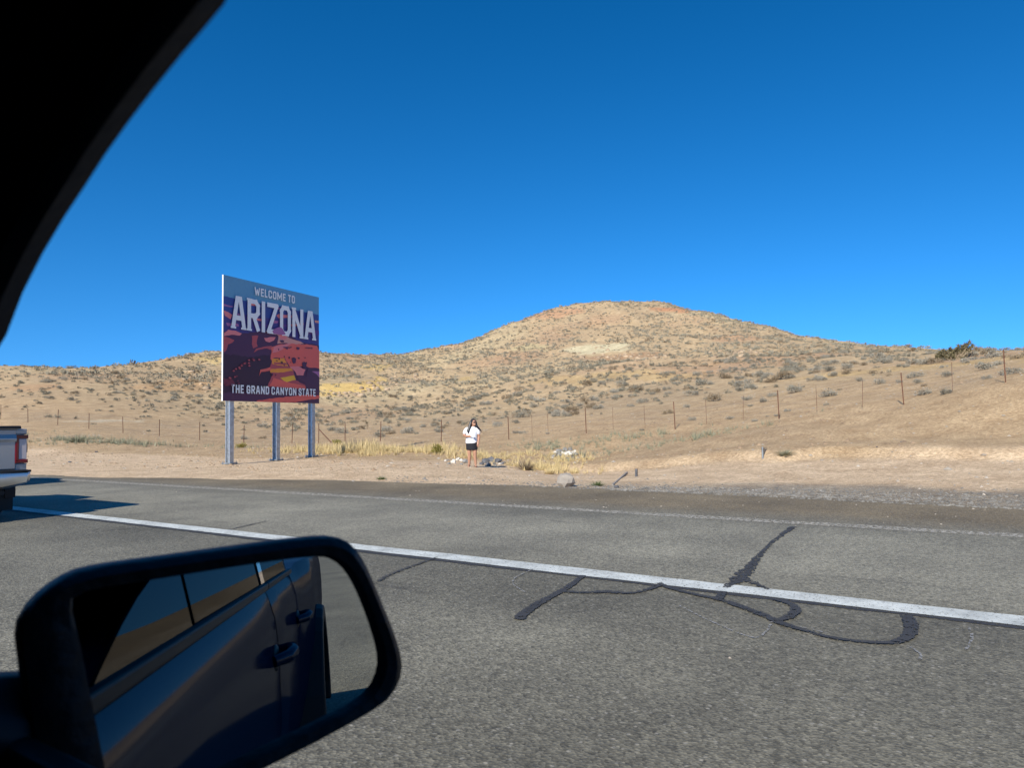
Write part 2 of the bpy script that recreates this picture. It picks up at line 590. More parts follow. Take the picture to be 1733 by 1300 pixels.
def height(x, y):
    """height of the land at road-right x, road-ahead y"""
    x = np.atleast_1d(np.asarray(x, dtype=float))
    y = np.atleast_1d(np.asarray(y, dtype=float))
    z = np.empty_like(x)
    for i in range(0, len(x), 20000):
        s = slice(i, i + 20000)
        k = _phi((x[s, None] - CT[None, :, 0]) ** 2 + (y[s, None] - CT[None, :, 1]) ** 2)
        z[s] = k @ _wts[:_n] + _wts[_n] + _wts[_n + 1] * x[s] + _wts[_n + 2] * y[s]
    far = np.hypot(x, y)
    z = np.where(far > 600, 2.0, z)
    rel = sstep(16, 34, x)
    z = z + rel * 0.10 * fbm(x, y, 4.0, 4, 3) + sstep(40, 90, x) * (1.0 * fbm(x, y, 24, 4, 5) - 0.7 * (1 - np.abs(fbm(x + .4 * y, y - .4 * x, 16, 3, 8)) * 2.2).clip(0, 1) ** 2)
    z = z + sstep(14.2, 16.5, x) * (0.035 * fbm(x, y, 1.3, 3, 21))
    edge = road_edge(y)
    b = sstep(edge - 0.2, edge + 2.2, x)
    z = -0.04 * (1 - b) + b * z
    # worn little bank behind the sandy bench
    z = z + .26 * (sstep(22.9, 23.7, x + .9 * fbm(x, y, 2.6, 4, 77)) - sstep(23.7, 27, x)) * sstep(16, 11, y)
    # low mound the sign posts stand on
    z = z + 0.10 * np.exp(-(((x - 25.6) / 2.2) ** 2 + ((y - 25.4) / 1.3) ** 2))
    return z


def hgt(x, y):
    return float(height(x, y)[0])


def hit(px, py, d0=14.0, d1=260.0):
    """where the sight line of a photograph spot meets the land"""
    d = np.geomspace(d0, d1, 900)
    v = ray(px, py)
    x, y, z = CAM.x + v.x * d, CAM.y + v.y * d, CAM.z + v.z * d
    g = height(x, y) - z
    i = int(np.argmax(g > 0)) if (g > 0).any() else len(d) - 1
    return Vector((x[i], y[i], hgt(x[i], y[i])))


def project(x, y, z):
    dx, dy, dz = x - CAM.x, y - CAM.y, z - CAM.z
    d = dx * CF.x + dy * CF.y + dz * CF.z
    d = np.where(d > 0.05, d, 1e9)
    return W0 / 2 + FPX * (dx * CR.x + dy * CR.y + dz * CR.z) / d, H0 / 2 - FPX * (dx * CU.x + dy * CU.y + dz * CU.z) / d, d


def build_land():
    az = np.concatenate([np.arange(-180, 14, 4.0), np.arange(14, 101, 0.1), np.arange(101, 180.1, 3.0)])
    rg = np.concatenate([np.geomspace(2.0, 12, 8), np.geomspace(12.3, 320, 330), [380, 480, 640, 900, 1500, 3000]])
    A, G = np.meshgrid(np.radians(az), rg, indexing='ij')
    x, y = (G * np.sin(A)).ravel(), (G * np.cos(A)).ravel()
    z = height(x, y)
    na, nr = len(az), len(rg)
    i, j = np.meshgrid(np.arange(na - 1), np.arange(nr - 1), indexing='ij')
    a = (i * nr + j).ravel()
    faces = np.stack([a, a + 1, a + nr + 1, a + nr], 1)
    me = bpy.data.meshes.new("ground")
    me.vertices.add(len(x))
    me.vertices.foreach_set("co", np.stack([x, y, z], 1).ravel())
    me.loops.add(faces.size)
    me.loops.foreach_set("vertex_index", faces.ravel().astype(np.int32))
    me.polygons.add(len(faces))
    me.polygons.foreach_set("loop_start", np.arange(0, faces.size, 4, dtype=np.int32))
    me.polygons.foreach_set("use_smooth", np.ones(len(faces), dtype=bool))
    me.update(calc_edges=True)
    # colour of the soil itself
    sand, dirt, hill = np.array([.70, .535, .36]), np.array([.52, .38, .23]), np.array([.50, .38, .235])
    pale, yellow, red, dusk = np.array([.56, .48, .30]), np.array([.60, .42, .15]), np.array([.46, .285, .18]), np.array([.35, .27, .185])
    t = sstep(22.3, 24.2, x + 1.2 * fbm(x, y, 4, 4, 31) + 1.5 * sstep(12, 20, y))[:, None]
    c = sand * (1 - t) + dirt * t
    t = sstep(36, 60, x + 6 * fbm(x, y, 10, 3, 32))[:, None]
    c = c * (1 - t) + hill * t
    v = sstep(-.1, .45, fbm(x, y, 28, 4, 33))[:, None] * sstep(40, 70, x)[:, None]
    c = c * (1 - .45 * v) + pale * .45 * v
    v = sstep(.05, .5, fbm(x, y, 22, 4, 34))[:, None] * sstep(40, 70, x)[:, None]
    c = c * (1 - .55 * v) + red * .55 * v
    v = sstep(.1, .5, fbm(x, y, 9, 4, 35))[:, None] * sstep(19, 30, x)[:, None]
    c = c * (1 - .35 * v) + dusk * .35 * v

    # grey gravel spread beside the asphalt
    e_ = x - road_edge(y)
    v = (sstep(-.5, .2, e_) * sstep(3.6, 2.0, e_ + .8 * fbm(x, y, 1.5, 3, 36)) * sstep(11, 3, y))[:, None]
    c = c * (1 - .8 * v) + np.array([.26, .24, .20]) * .8 * v
    px, py, dd = project(x, y, z)
    jx, jy = 2.6 * fbm(x, y, 6, 5, 41), 2.6 * fbm(x, y, 5, 5, 42)

    def spot(cx, cy, rx, ry, colr, amt, d0=60):
        nonlocal c
        p = at(cx, cy, 1.0) - CAM
        # the outcrop is an oval on the land where that sight line meets it
        q = hit(cx, cy, d0)
        dist = (q - CAM).dot(CF)
        ux, uy = CR.x, CR.y
        a_ = (x - q.x) * ux + (y - q.y) * uy
        qz = z - q.z
        e = ((a_ + 1.5 * jx) / (rx * dist / FPX)) ** 2 + ((qz + .5 * jy) / (ry * dist / FPX)) ** 2
        near = np.hypot(x - q.x, y - q.y) < 60
        k = (sstep(1.25, .6, e) * near * amt)[:, None]
        c = c * (1 - k) + np.array(colr) * k

    spot(588, 655, 54, 15, (.68, .49, .19), .95)
    spot(628, 645, 16, 14, (.64, .46, .19), .85)
    spot(640, 620, 26, 9, (.60, .45, .20), .7)
    spot(790, 640, 16, 6, (.60, .44, .20), .7)
    spot(1010, 590, 60, 14, (.62, .55, .36), 1.0, 100)
    spot(900, 590, 30, 10, (.52, .46, .27), .6, 100)
    spot(1140, 524, 34, 9, (.52, .27, .15), .9, 140)
    spot(1135, 514, 18, 5, (.66, .56, .40), .9, 140)
    spot(930, 530, 60, 14, (.52, .30, .18), .7, 140)
    spot(1240, 572, 60, 12, (.52, .33, .20), .7, 110)
    spot(1060, 605, 80, 6, (.40, .25, .15), .7, 100)
    spot(770, 585, 30, 7, (.60, .42, .26), .8, 120)
    spot(330, 650, 60, 20, (.50, .32, .17), .6)
    spot(370, 608, 40, 10, (.58, .44, .20), .7, 100)
    spot(1020, 640, 140, 10, (.52, .38, .19), .6)
    spot(60, 655, 60, 10, (.46, .28, .16), .5)
    spot(140, 716, 26, 4, (.60, .52, .38), .8, 50)
    spot(1500, 625, 140, 14, (.54, .39, .19), .6, 35)
    ca = me.color_attributes.new("soil", 'FLOAT_COLOR', 'POINT')
    ca.data.foreach_set("color", np.concatenate([np.clip(c, 0, 1), np.ones((len(c), 1))], 1).ravel())
    me.materials.append(M["soil"])
    o = bpy.data.objects.new("ground", me)
    COL.objects.link(o)
    tag(o, "tan desert ground with scrubby hills behind the highway", kind="structure")


build_land()


# ------------------------------------------------------------------ the road
def build_road():
    ys = np.concatenate([np.arange(-160, -30, 2.0), np.arange(-30, 70, 0.08), np.arange(70, 260, 2.0)])
    e = road_edge(ys) + 0.25 * fbm(ys, ys * 0, 2.5, 4, 51) + 0.07 * fbm(ys, ys * 0 + 9, .35, 3, 52)
    xs = [np.full_like(ys, -9.0), np.full_like(ys, 2.0), np.full_like(ys, 8.0), e, e + 0.03]
    zs = [0, 0, 0, 0, -0.07]
    v = np.concatenate([np.stack([a, ys, np.full_like(ys, b)], 1) for a, b in zip(xs, zs)])
    n = len(ys)
    f = [(k * n + i, (k + 1) * n + i, (k + 1) * n + i + 1, k * n + i + 1) for k in range(4) for i in range(n - 1)]
    road = mesh_obj("road", v, f, M["asphalt"])
    tag(road, "worn grey asphalt highway with wide dusty shoulder", kind="structure")

    def strip(name, x0, x1, mat, z, y0=-150, y1=240, wob=0.0, step=0.15, seed=60):
        yy = np.arange(y0, y1, step)
        a = x0 + wob * fbm(yy, yy * 0, 1.2, 4, seed) + .4 * wob * fbm(yy, yy * 0, .2, 2, seed + 5)
        b = x1 + wob * fbm(yy, yy * 0 + 5, 1.2, 4, seed + 1) + .4 * wob * fbm(yy, yy * 0, .2, 2, seed + 6)
        m = len(yy)
        vv = np.concatenate([np.stack([a, yy, np.full(m, z)], 1), np.stack([b, yy, np.full(m, z)], 1)])
        return mesh_obj(name, vv, [(i, m + i, m + i + 1, i + 1) for i in range(m - 1)], mat, road)

    tag(strip("edge_line", 6.02, 6.30, M["line"], 0.008, wob=0.02, step=.06), "white painted edge line")
    strip("line_sealant", 5.93, 6.06, M["tar"], 0.004, wob=0.045, seed=70, step=0.06)
    strip("worn_line", 10.30, 10.62, M["oldline"], 0.004, wob=0.05, seed=80, step=0.1)
    strip("median_line", -2.75, -2.62, pm("yellow_road_paint", (.55, .36, .04), .7), 0.006, wob=0.01, seed=90, step=0.5)

    def ribbon(name, pts, w, mat, z, wob=0.2):
        """pts: spots of the photograph on the road surface; w: widths in metres"""
        P = [ground(a, b, z) for a, b in pts]
        ww = [k_ * .82 for k_ in w] if isinstance(w, (list, tuple)) else [w] * len(P)
        Q, Wd = [], []
        for i in range(len(P) - 1):
            p0, p1, p2, p3 = P[max(i - 1, 0)], P[i], P[i + 1], P[min(i + 2, len(P) - 1)]
            for k in range(14):
                t = k / 14
                Q.append(0.5 * ((2 * p1) + (p2 - p0) * t + (2 * p0 - 5 * p1 + 4 * p2 - p3) * t * t + (3 * p1 - p0 - 3 * p2 + p3) * t ** 3))
                Wd.append(ww[i] * (1 - t) + ww[i + 1] * t)
        Q.append(P[-1])
        Wd.append(ww[-1])
        vv, n_ = [], len(Q)
        for i, q in enumerate(Q):
            d = (Q[min(i + 1, n_ - 1)] - Q[max(i - 1, 0)])
            nn = Vector((-d.y, d.x, 0)).normalized()
            for s in (1, -1):
                vv.append(q + nn * s * Wd[i] * 0.5 * (1 + wob * random.uniform(-1, 1)))
        for a in vv:
            a.z = z
        return mesh_obj(name, vv, [(2 * i, 2 * i + 1, 2 * i + 3, 2 * i + 2) for i in range(n_ - 1)], mat, road)

    def z6(lst):
        return [(850 + a / 1.9626, 850 + b / 1.9626) for a, b in lst]

    k = 0.0
    ribbon("tar_seal", z6([(75, 388), (60, 380), (105, 345), (170, 308), (220, 280), (268, 243)]), [.05, .12, .10, .09, .08, .08], M["tar"], .0100)
    ribbon("tar_seal", z6([(205, 296), (280, 299), (350, 297), (420, 301), (480, 290), (525, 274)]), [.08, .07, .11, .06, .07, .07], M["tar"], .0112)
    ribbon("tar_seal", z6([(520, 268), (560, 285), (640, 305), (720, 322), (790, 345), (870, 375), (930, 402), (1010, 427), (1080, 446), (1180, 461), (1280, 466), (1330, 456), (1357, 430), (1357, 400), (1340, 374)]),
           [.06, .08, .07, .08, .09, .10, .09, .06, .06, .06, .07, .09, .11, .11, .10], M["tar"], .0124)
    ribbon("tar_seal", z6([(715, 325), (735, 296)]), [.1, .07], M["tar"], .0136)
    ribbon("tar_seal", z6([(910, 392), (955, 378), (975, 355), (955, 336), (900, 322)]), [.07, .09, .10, .07, .05], M["tar"], .0148)
    ribbon("tar_seal", z6([(740, 284), (785, 255), (825, 215), (845, 185), (885, 143), (930, 107), (968, 80)]), [.05, .16, .15, .09, .05, .08, .12], M["tarfaint"], .0100, .45)
    ribbon("tar_seal", z6([(770, 250), (835, 268), (885, 290)]), [.16, .10, .03], M["tarfaint"], .0112, .4)
    ribbon("tar_seal", [(640, 984), (660, 972), (700, 957), (740, 943)], [.05, .06, .06, .04], M["tarfaint"], .0100, .4)
    ribbon("tar_seal", [(385, 897), (420, 889), (450, 882)], [.03, .05, .03], M["tarfaint"], .0100, .4)
    ribbon("tar_seal", [(180, 898), (230, 893)], [.03, .04], M["tarfaint"], .0100, .4)
    for s in ([(905, 962), (872, 978), (870, 990), (890, 1003)], [(1150, 1025), (1200, 1050), (1270, 1078), (1295, 1070), (1305, 1055)], [(1535, 1092), (1556, 1105), (1558, 1116)], [(1640, 1062), (1645, 1080), (1635, 1100)],
              [(1300, 1052), (1360, 1062), (1400, 1072)]):
        ribbon("pale_scuff", s, .016, M["chalk"], .0085, .5)
    return road


build_road()


# ------------------------------------------------------------------ gravel and pebbles
def rock_verts(n=1, seed=0, squash=.7):
    rr = random.Random(seed)
    bm = bmesh.new()
    bmesh.ops.create_icosphere(bm, subdivisions=n, radius=1.0)
    vs = []
    for v in bm.verts:
        k = 1 + rr.uniform(-.28, .22)
        vs.append((v.co.x * k * rr.uniform(.9, 1.1), v.co.y * k, v.co.z * k * squash))
    fs = [tuple(v.index for v in f.verts) for f in bm.faces]
    bm.free()
    return np.array(vs), np.array(fs)


def many(name, protos, x, y, z, s, mat, label, rot=True, kind="stuff", cat=None, tilt=0.0):
    """scatter small copies of base shapes and join them in one mesh"""
    V, F, n0 = [], [], 0
    pid = RNG.integers(0, len(protos), len(x))
    for k, (pv, pf) in enumerate(protos):
        ii = np.where(pid == k)[0]
        if not len(ii):
            continue
        a = RNG.uniform(0, 2 * np.pi, len(ii)) if rot else np.zeros(len(ii))
        ca, sa = np.cos(a)[:, None], np.sin(a)[:, None]
        sx = (s[ii] * RNG.uniform(.8, 1.25, len(ii)))[:, None]
        sz = (s[ii] * RNG.uniform(.75, 1.2, len(ii)))[:, None]
        vx = (pv[None, :, 0] * ca - pv[None, :, 1] * sa) * sx + x[ii][:, None]
        vy = (pv[None, :, 0] * sa + pv[None, :, 1] * ca) * sx + y[ii][:, None]
        vz = pv[None, :, 2] * sz + z[ii][:, None]
        V.append(np.stack([vx, vy, vz], 2).reshape(-1, 3))
        off = (np.arange(len(ii)) * len(pv))[:, None, None] + n0
        F.append((pf[None] + off).reshape(-1, pf.shape[1]))
        n0 += len(ii) * len(pv)
    V, F = np.concatenate(V), np.concatenate(F)
    me = bpy.data.meshes.new(name)
    me.vertices.add(len(V))
    me.vertices.foreach_set("co", V.ravel())
    k = F.shape[1]
    me.loops.add(F.size)
    me.loops.foreach_set("vertex_index", F.ravel().astype(np.int32))
    me.polygons.add(len(F))
    me.polygons.foreach_set("loop_start", np.arange(0, F.size, k, dtype=np.int32))
    me.update(calc_edges=True)
    me.materials.append(mat)
    o = bpy.data.objects.new(name, me)
    COL.objects.link(o)
    tag(o, label, cat, kind=kind)
    return o


ROCKS0 = [rock_verts(1, k) for k in range(5)]
_oct = (np.array([(1, 0, 0), (0, 1, 0), (-1, 0, 0), (0, -1, 0), (0, 0, .7), (0, 0, -.5)], dtype=float), np.array([(0, 1, 4), (1, 2, 4), (2, 3, 4), (3, 0, 4)]))
_oc2 = (_oct[0] * np.array([1.3, .8, .9]) + np.array([.1, .1, 0]), _oct[1])

n = 22000
yy = RNG.uniform(-16, 14, n)
xx = road_edge(yy) + np.abs(RNG.normal(0.2, 1.5, n)) - .25
dens = sstep(11, 3, yy) * .92 + .08
k = RNG.uniform(0, 1, n) < dens * np.exp(-np.clip(xx - road_edge(yy) - 1.8, 0, 9) / .5)
xx, yy = xx[k], yy[k]
many("roadside_gravel", [_oct, _oc2], xx, yy, np.maximum(height(xx, yy), np.where(xx < road_edge(yy), 0, -1)) + .002, np.clip(RNG.lognormal(-4.0, .4, len(xx)), .008, .045), M["gravel"], "grey roadside gravel along the edge of the asphalt")
n = 9000
xx = RNG.uniform(14.5, 62, n)
yy = RNG.uniform(-22, 75, n)
k = (RNG.uniform(0, 1, n) < .35 + .65 * sstep(0, .35, fbm(xx, yy, 6, 3, 61))) & (xx > road_edge(yy) + .3)
xx, yy = xx[k], yy[k]
many("desert_pebbles", [_oct, _oc2], xx, yy, height(xx, yy), np.clip(RNG.lognormal(-3.5, .45, len(xx)), .012, .10), M["pebble"], "pale pebbles strewn over the sandy ground")
n = 9000
xx = RNG.uniform(14.5, 46, n)
yy = RNG.uniform(-22, 70, n)
k = (RNG.uniform(0, 1, n) < .15 + .85 * sstep(-.1, .35, fbm(xx, yy, 4, 3, 63))) & (xx > road_edge(yy) + .3) & ((xx > 23.5) | (yy > 15) | (RNG.uniform(0, 1, n) < .08))
xx, yy = xx[k], yy[k]
many("dirt_clods", [_oct, _oc2], xx, yy, height(xx, yy), np.clip(RNG.lognormal(-3.2, .5, len(xx)), .015, .12), pm("dirt_clod", (.34, .235, .14), .95, var=.4, scale=1.3), "brown dirt clods and small stones on the bank")
n = 500
xx, yy = RNG.uniform(2.5, 13.5, n), RNG.uniform(-6, 26, n)
k = RNG.uniform(0, 1, n) < np.where(xx > 10.3, .8, .03)
many("road_grit", [_oct, _oc2], xx[k], yy[k], np.full(k.sum(), .002), RNG.uniform(.008, .02, k.sum()), M["pebble"], "loose grit lying on the asphalt shoulder")


# ------------------------------------------------------------------ plants
def tuft(nb, rad, hgt_, wid, seed, lean=.8, curve=.35, seg=1, base=.25):
    """a dome of narrow blades or twigs; unit size plants are scaled when placed"""
    rr = random.Random(seed)
    v, f = [], []
    for _ in range(nb):
        a = rr.uniform(0, 2 * math.pi)
        q = math.sqrt(rr.random())
        bx, by = rad * base * q * math.cos(a), rad * base * q * math.sin(a)
        aa = a + rr.uniform(-.5, .5)
        out = lean * rad * q * rr.uniform(.6, 1.15)
        hh = hgt_ * math.sqrt(max(.08, 1 - .75 * q * q)) * rr.uniform(.55, 1.1)
        tx, ty = bx + out * math.cos(aa), by + out * math.sin(aa)
        w = wid * rr.uniform(.6, 1.3)
        nx, ny = -math.sin(aa + rr.uniform(-1.2, 1.2)) * w, math.cos(aa + rr.uniform(-1.2, 1.2)) * w
        n0 = len(v)
        v += [(bx - nx, by - ny, 0), (bx + nx, by + ny, 0), (tx, ty, hh)]
        f += [(n0, n0 + 1, n0 + 2)]
    return np.array(v), np.array(f)


def bushy(nb, seed, leaf=.12, flat=.72, gap=.25):
    """a sage bush: leafy sprigs spread through a low dome"""
    rr = random.Random(seed)
    v, f = [], []
    cl = [(rr.uniform(-.6, .6), rr.uniform(-.6, .6), rr.uniform(.15, .55), rr.uniform(.3, .55)) for _ in range(7)]
    for _ in range(nb):
        cx, cy, cz, cr = rr.choice(cl)
        d = Vector((rr.gauss(0, 1), rr.gauss(0, 1), rr.gauss(0, 1))).normalized() * cr * rr.random() ** .4
        p = Vector((cx, cy, cz)) + Vector((d.x, d.y, d.z * flat))
        if p.z < .02:
            p.z = rr.uniform(.0, .12)
        up = (Vector((p.x, p.y, p.z + .45)).normalized() + Vector((rr.uniform(-.5, .5), rr.uniform(-.5, .5), rr.uniform(-.2, .5)))).normalized()
        s = up.cross(Vector((rr.gauss(0, 1), rr.gauss(0, 1), rr.gauss(0, 1)))).normalized()
        L, w = leaf * rr.uniform(.9, 2.0), leaf * rr.uniform(.28, .6)
        n0 = len(v)
        v += [tuple(p - s * w), tuple(p + s * w), tuple(p + up * L)]
        f += [(n0, n0 + 1, n0 + 2)]
    return np.array(v), np.array(f)


def mesh_of(name, pv, pf, mat):
    me = bpy.data.meshes.new(name)
    me.from_pydata([tuple(p) for p in pv], [], [tuple(q) for q in pf])
    me.materials.append(mat)
    return me


BUSH = [mesh_of("sage_foliage", *bushy(420, 100 + k, .10), M["sage"]) for k in range(5)] + [mesh_of("brush_foliage", *bushy(340, 120 + k, .12), M["brownbrush"]) for k in range(2)]
_tw = []
for k in range(2):
    b_ = MB()
    rr = random.Random(300 + k)
    for _ in range(9):
        a, q = rr.uniform(0, 6.28), rr.uniform(.25, .75)
        b_.tube([(0, 0, -.08), (.4 * q * math.cos(a), .4 * q * math.sin(a), .25), (q * math.cos(a + .2), q * math.sin(a + .2), rr.uniform(.4, .75))], [.035, .022, .008], 4, cap=False)
    _tw.append(mesh_of("bush_stems", b_.v, b_.f, M["brownbrush"]))


def bush(p, size, label, group, kind=0, name="sage_bush", squash=1.0, stems=True, cat="bush"):
    e = empty(name, p, label, cat, group)
    e.rotation_euler.z = random.uniform(0, 6.28)
    e.scale = (size, size * random.uniform(.85, 1.1), size * squash)
    o = bpy.data.objects.new("foliage", BUSH[kind])
    o.parent = e
    COL.objects.link(o)
    if stems:
        s = bpy.data.objects.new("stems", random.choice(_tw))
        s.parent = e
        COL.objects.link(s)
    return e


# the bushes that can be told apart on the near slope: (x, y of the foot in the photograph, width in pixels)
NEAR = [(1307, 647, 26), (1349, 664, 32), (1406, 671, 34), (1290, 681, 18), (1271, 688, 12), (1278, 714, 15), (1299, 706, 8), (1314, 705, 11), (1334, 697, 13), (1399, 686, 11), (1410, 637, 19), (1381, 643, 20),
        (1434, 633, 18), (1453, 646, 17), (1490, 650, 24), (1549, 639, 28), (1600, 667, 27), (1605, 637, 21), (1668, 642, 18), (1563, 654, 12), (1523, 648, 16), (1584, 615, 24), (1543, 617, 24), (1500, 615, 22),
        (1283, 638, 24), (1342, 624, 18), (1267, 598 + 40, 16), (1235, 710, 16), (1171, 712, 17), (1162, 690, 14), (1210, 676, 20), (1195, 678, 14), (1086, 729, 10), (927, 735, 10), (872, 734, 13), (872, 717, 16), (884, 707, 24),
        (930, 700, 14), (943, 697, 12), (945, 705, 10), (1010, 693, 22), (990, 680, 20), (1040, 676, 16), (1110, 665, 18), (1075, 663, 24), (1130, 660, 16), (1050, 652, 18), (1000, 690, 18), (960, 682, 16),
        (642, 740, 22), (660, 735, 18), (690, 734, 24), (600, 728, 14), (560, 730, 18), (735, 722, 14), (755, 702, 18), (770, 697, 14), (905, 690, 18), (840, 718, 12), (1690, 618, 22), (1720, 607, 20), (1650, 603, 24), (1670, 600, 18)]
_cand = []
for i, (px, py, w) in enumerate(NEAR):
    q = hit(px, py, 24)
    d = (q - CAM).dot(CF)
    _cand.append((q.x, q.y, q.z, w * d / FPX / 2 * 1.15, i))
# scattered bushes all over the slopes, thick on the far hills and thin near the fence
N = 170000
xx, yy = RNG.uniform(30, 300, N), RNG.uniform(-80, 260, N)
zz = height(xx, yy)
px, py, dd = project(xx, yy, zz)
dn = np.clip(.05 + .64 * sstep(38, 75, xx), 0, 1) * np.clip(.45 + .75 * sstep(-.35, .35, fbm(xx, yy, 12, 3, 71)), 0, 1)
dn = np.where((px > 1150) & (xx < 60), dn * .6, dn)
dn = np.where((px > 900) & (py < 612), dn * .9, dn)
for cx, cy, rx, ry in ((585, 655, 52, 15), (630, 642, 20, 18), (1010, 590, 54, 11), (790, 640, 20, 7), (1060, 606, 80, 5)):
    dn = np.where(((px - cx) / rx) ** 2 + ((py - cy) / ry) ** 2 < 1, dn * .12, dn)
keep = (RNG.uniform(0, 1, N) < dn) & (dd < 250) & (px > -250) & (px < 2000) & (xx > 33.8)
# thin out: no two bushes in the same half-metre cell
cell = (np.floor(xx / .9).astype(np.int64) * 100003 + np.floor(yy / .9).astype(np.int64))
_, first = np.unique(cell, return_index=True)
fm = np.zeros(N, bool)
fm[first] = True
keep &= fm
# leave out what the crests hide: running highest elevation along each bearing
_ab = np.radians(np.arange(10, 105, .25))
_rg = np.geomspace(14, 320, 260)
_gx, _gy = _rg[None] * np.sin(_ab)[:, None], _rg[None] * np.cos(_ab)[:, None]
_el = (height(_gx.ravel(), _gy.ravel()).reshape(_gx.shape) - CAM.z) / _rg[None]
_mx = np.maximum.accumulate(_el, axis=1)
_bi = np.clip(np.round((np.degrees(np.arctan2(xx, yy)) - 10) / .25).astype(int), 0, len(_ab) - 1)
_rr = np.hypot(xx, yy)
_ri = np.clip(np.searchsorted(_rg, _rr) - 2, 0, len(_rg) - 1)
keep &= (zz + 1.3 - CAM.z) / _rr > _mx[_bi, _ri]
xx, yy, zz, px, py, dd = (a[keep] for a in (xx, yy, zz, px, py, dd))
size = np.clip(RNG.lognormal(-1.06, .42, len(xx)), .14, np.where(xx > 90, .62, .95))
vis = (px > 0) & (px < W0) & (py > 500)
score = np.where(vis, size / dd, 0)
# hidden ones count for nothing: walk the sight line
idx = np.argsort(-score)[:520]
ok = []
for i in idx:
    t = np.linspace(.25, .985, 60)
    g = height(xx[i] * t, yy[i] * t) - (CAM.z + (zz[i] + size[i] * .6 - CAM.z) * t)
    if (g < 0).all() and not (375 < px[i] < 545 and py[i] < 690):
        ok.append(i)
    if len(ok) >= 300 - len(_cand):
        break
single = np.zeros(len(xx), bool)
single[ok] = True
POSTS = [1.3, 47.6, 97.3, 150.4, 208.5, 269.5, 338, 412.5, 494, 539.4, 584, 643.5, 746.7, 861.6, 992.7, 1143, 1318.8, 1530, 1702]
ORD = ["first", "second", "third", "fourth", "fifth", "sixth", "seventh", "eighth", "ninth", "tenth"]


def bush_words(px_, py_, wpx, brown):
    """a label from its look and from the fence posts below it"""
    look = ("large " if wpx > 24 else "middling " if wpx > 15 else "small " if wpx > 9 else "tiny ") + ("brown brush" if brown else "grey bush")
    k = sum(1 for p in POSTS if p < px_)
    lo, hi = ([-60] + POSTS)[k], (POSTS + [1790])[k]
    third = ("left", "middle", "right")[min(2, int(3 * (px_ - lo) / (hi - lo)))]
    if px_ < 372:
        where, grp = "%s fence gap left of sign" % ORD[min(k, 6)], "bushes left of the sign"
    elif px_ < 545:
        where, grp = "%s fence gap behind sign" % ORD[max(0, k - 7)], "bushes around the sign"
    elif px_ < 862:
        where, grp = "%s fence gap right of sign" % ORD[max(0, k - 10)], "bushes between sign and person"
    else:
        where, grp = "%s fence gap right of person" % ORD[max(0, k - 14)], "bushes on the slope right of the person"
    foot = 748 if px_ < 700 else float(np.interp(px_, [700, 861, 1143, 1319, 1530, 1733], [748, 745, 725, 710, 682, 640]))
    up = foot - py_
    band = "near wire" if up < 12 else "low down" if up < 34 else "halfway up" if up < 58 else "higher up" if up < 85 else "far up"
    return "%s, %s, over %s of %s" % (look, band, third, where), grp


PLAN = []
for x_, y_, z_, s_, i in _cand:
    px_, py_, w_ = NEAR[i]
    kd = random.choice((0, 1, 2, 3, 4, 0, 1, 5))
    PLAN.append([px_, *bush_words(px_, py_, w_ * 1.15, kd >= 5), (x_, y_, z_ - .03), s_, kd, random.uniform(.8, 1.05), True])
for i in ok:
    kd = random.choice((0, 1, 2, 3, 4, 0, 1, 5, 6))
    PLAN.append([float(px[i]), *bush_words(px[i], py[i], 2 * size[i] * FPX / dd[i], kd >= 5), (xx[i], yy[i], zz[i] - .03), size[i], kd, random.uniform(.7, 1.0), False])
same = {}
for p in sorted(PLAN, key=lambda q: q[0]):
    same.setdefault(p[1], []).append(p)
for lab, ps in same.items():
    if len(ps) > 1:
        for k, p in enumerate(ps):
            p[1] = lab + ", " + ("leftmost" if k == 0 else "rightmost" if k == len(ps) - 1 else ORD[min(k, 9)] + " leftmost")
for px_, lab, grp, loc_, s_, kd, sq_, st_ in PLAN:
    bush(loc_, s_, lab, grp, kd, squash=sq_, stems=st_)
rest = ~single
FAR = [bushy(30, 200 + k, .34) for k in range(6)]
MIDB = [bushy(95, 220 + k, .19) for k in range(6)]
half = RNG.uniform(0, 1, len(xx)) < .82
nr_ = dd < 118
for sel_, pr_, mt_, nm_, lb_ in ((rest & half & ~nr_, FAR, "sagestuff", "hillside_scrub", "countless grey green scrub bushes covering the far hillsides"),
                                 (rest & half & nr_, MIDB, "sagestuff", "slope_scrub", "countless grey scrub bushes on the slopes just behind the fence"),
                                 (rest & ~half & ~nr_, FAR, "brownbrush", "dry_hillside_brush", "countless dry brown brush tufts on the far hills"),
                                 (rest & ~half & nr_, MIDB, "brownbrush", "dry_slope_brush", "countless dry brown brush tufts on the near slopes")):
    many(nm_, pr_, xx[sel_], yy[sel_], zz[sel_] - .04, size[sel_], M[mt_], lb_)


# broken rock around the outcrops and along the ledges of the hill
RX, RY = [], []
for cx_, cy_, wx_, wy_, nn_, d0_ in ((640, 652, 26, 14, 90, 60), (590, 668, 40, 5, 50, 60), (690, 640, 30, 12, 40, 60), (1060, 606, 80, 5, 90, 100), (1240, 600, 60, 6, 70, 100), (1150, 545, 60, 14, 50, 120), (760, 590, 30, 6, 25, 120), (1000, 592, 40, 10, 25, 100), (330, 640, 60, 25, 60, 60), (900, 560, 50, 20, 30, 120)):
    for _ in range(nn_):
        q_ = hit(random.gauss(cx_, wx_ * .6), random.gauss(cy_, wy_ * .6), d0_)
        RX.append(q_.x)
        RY.append(q_.y)
RX, RY = np.array(RX), np.array(RY)
many("hillside_rocks", ROCKS0, RX, RY, height(RX, RY), np.clip(RNG.lognormal(-1.35, .5, len(RX)), .1, .8), pm("ledge_rock", (.34, .25, .16), .9, var=.45, scale=.6), "broken brown rocks along the ledges of the far hill")


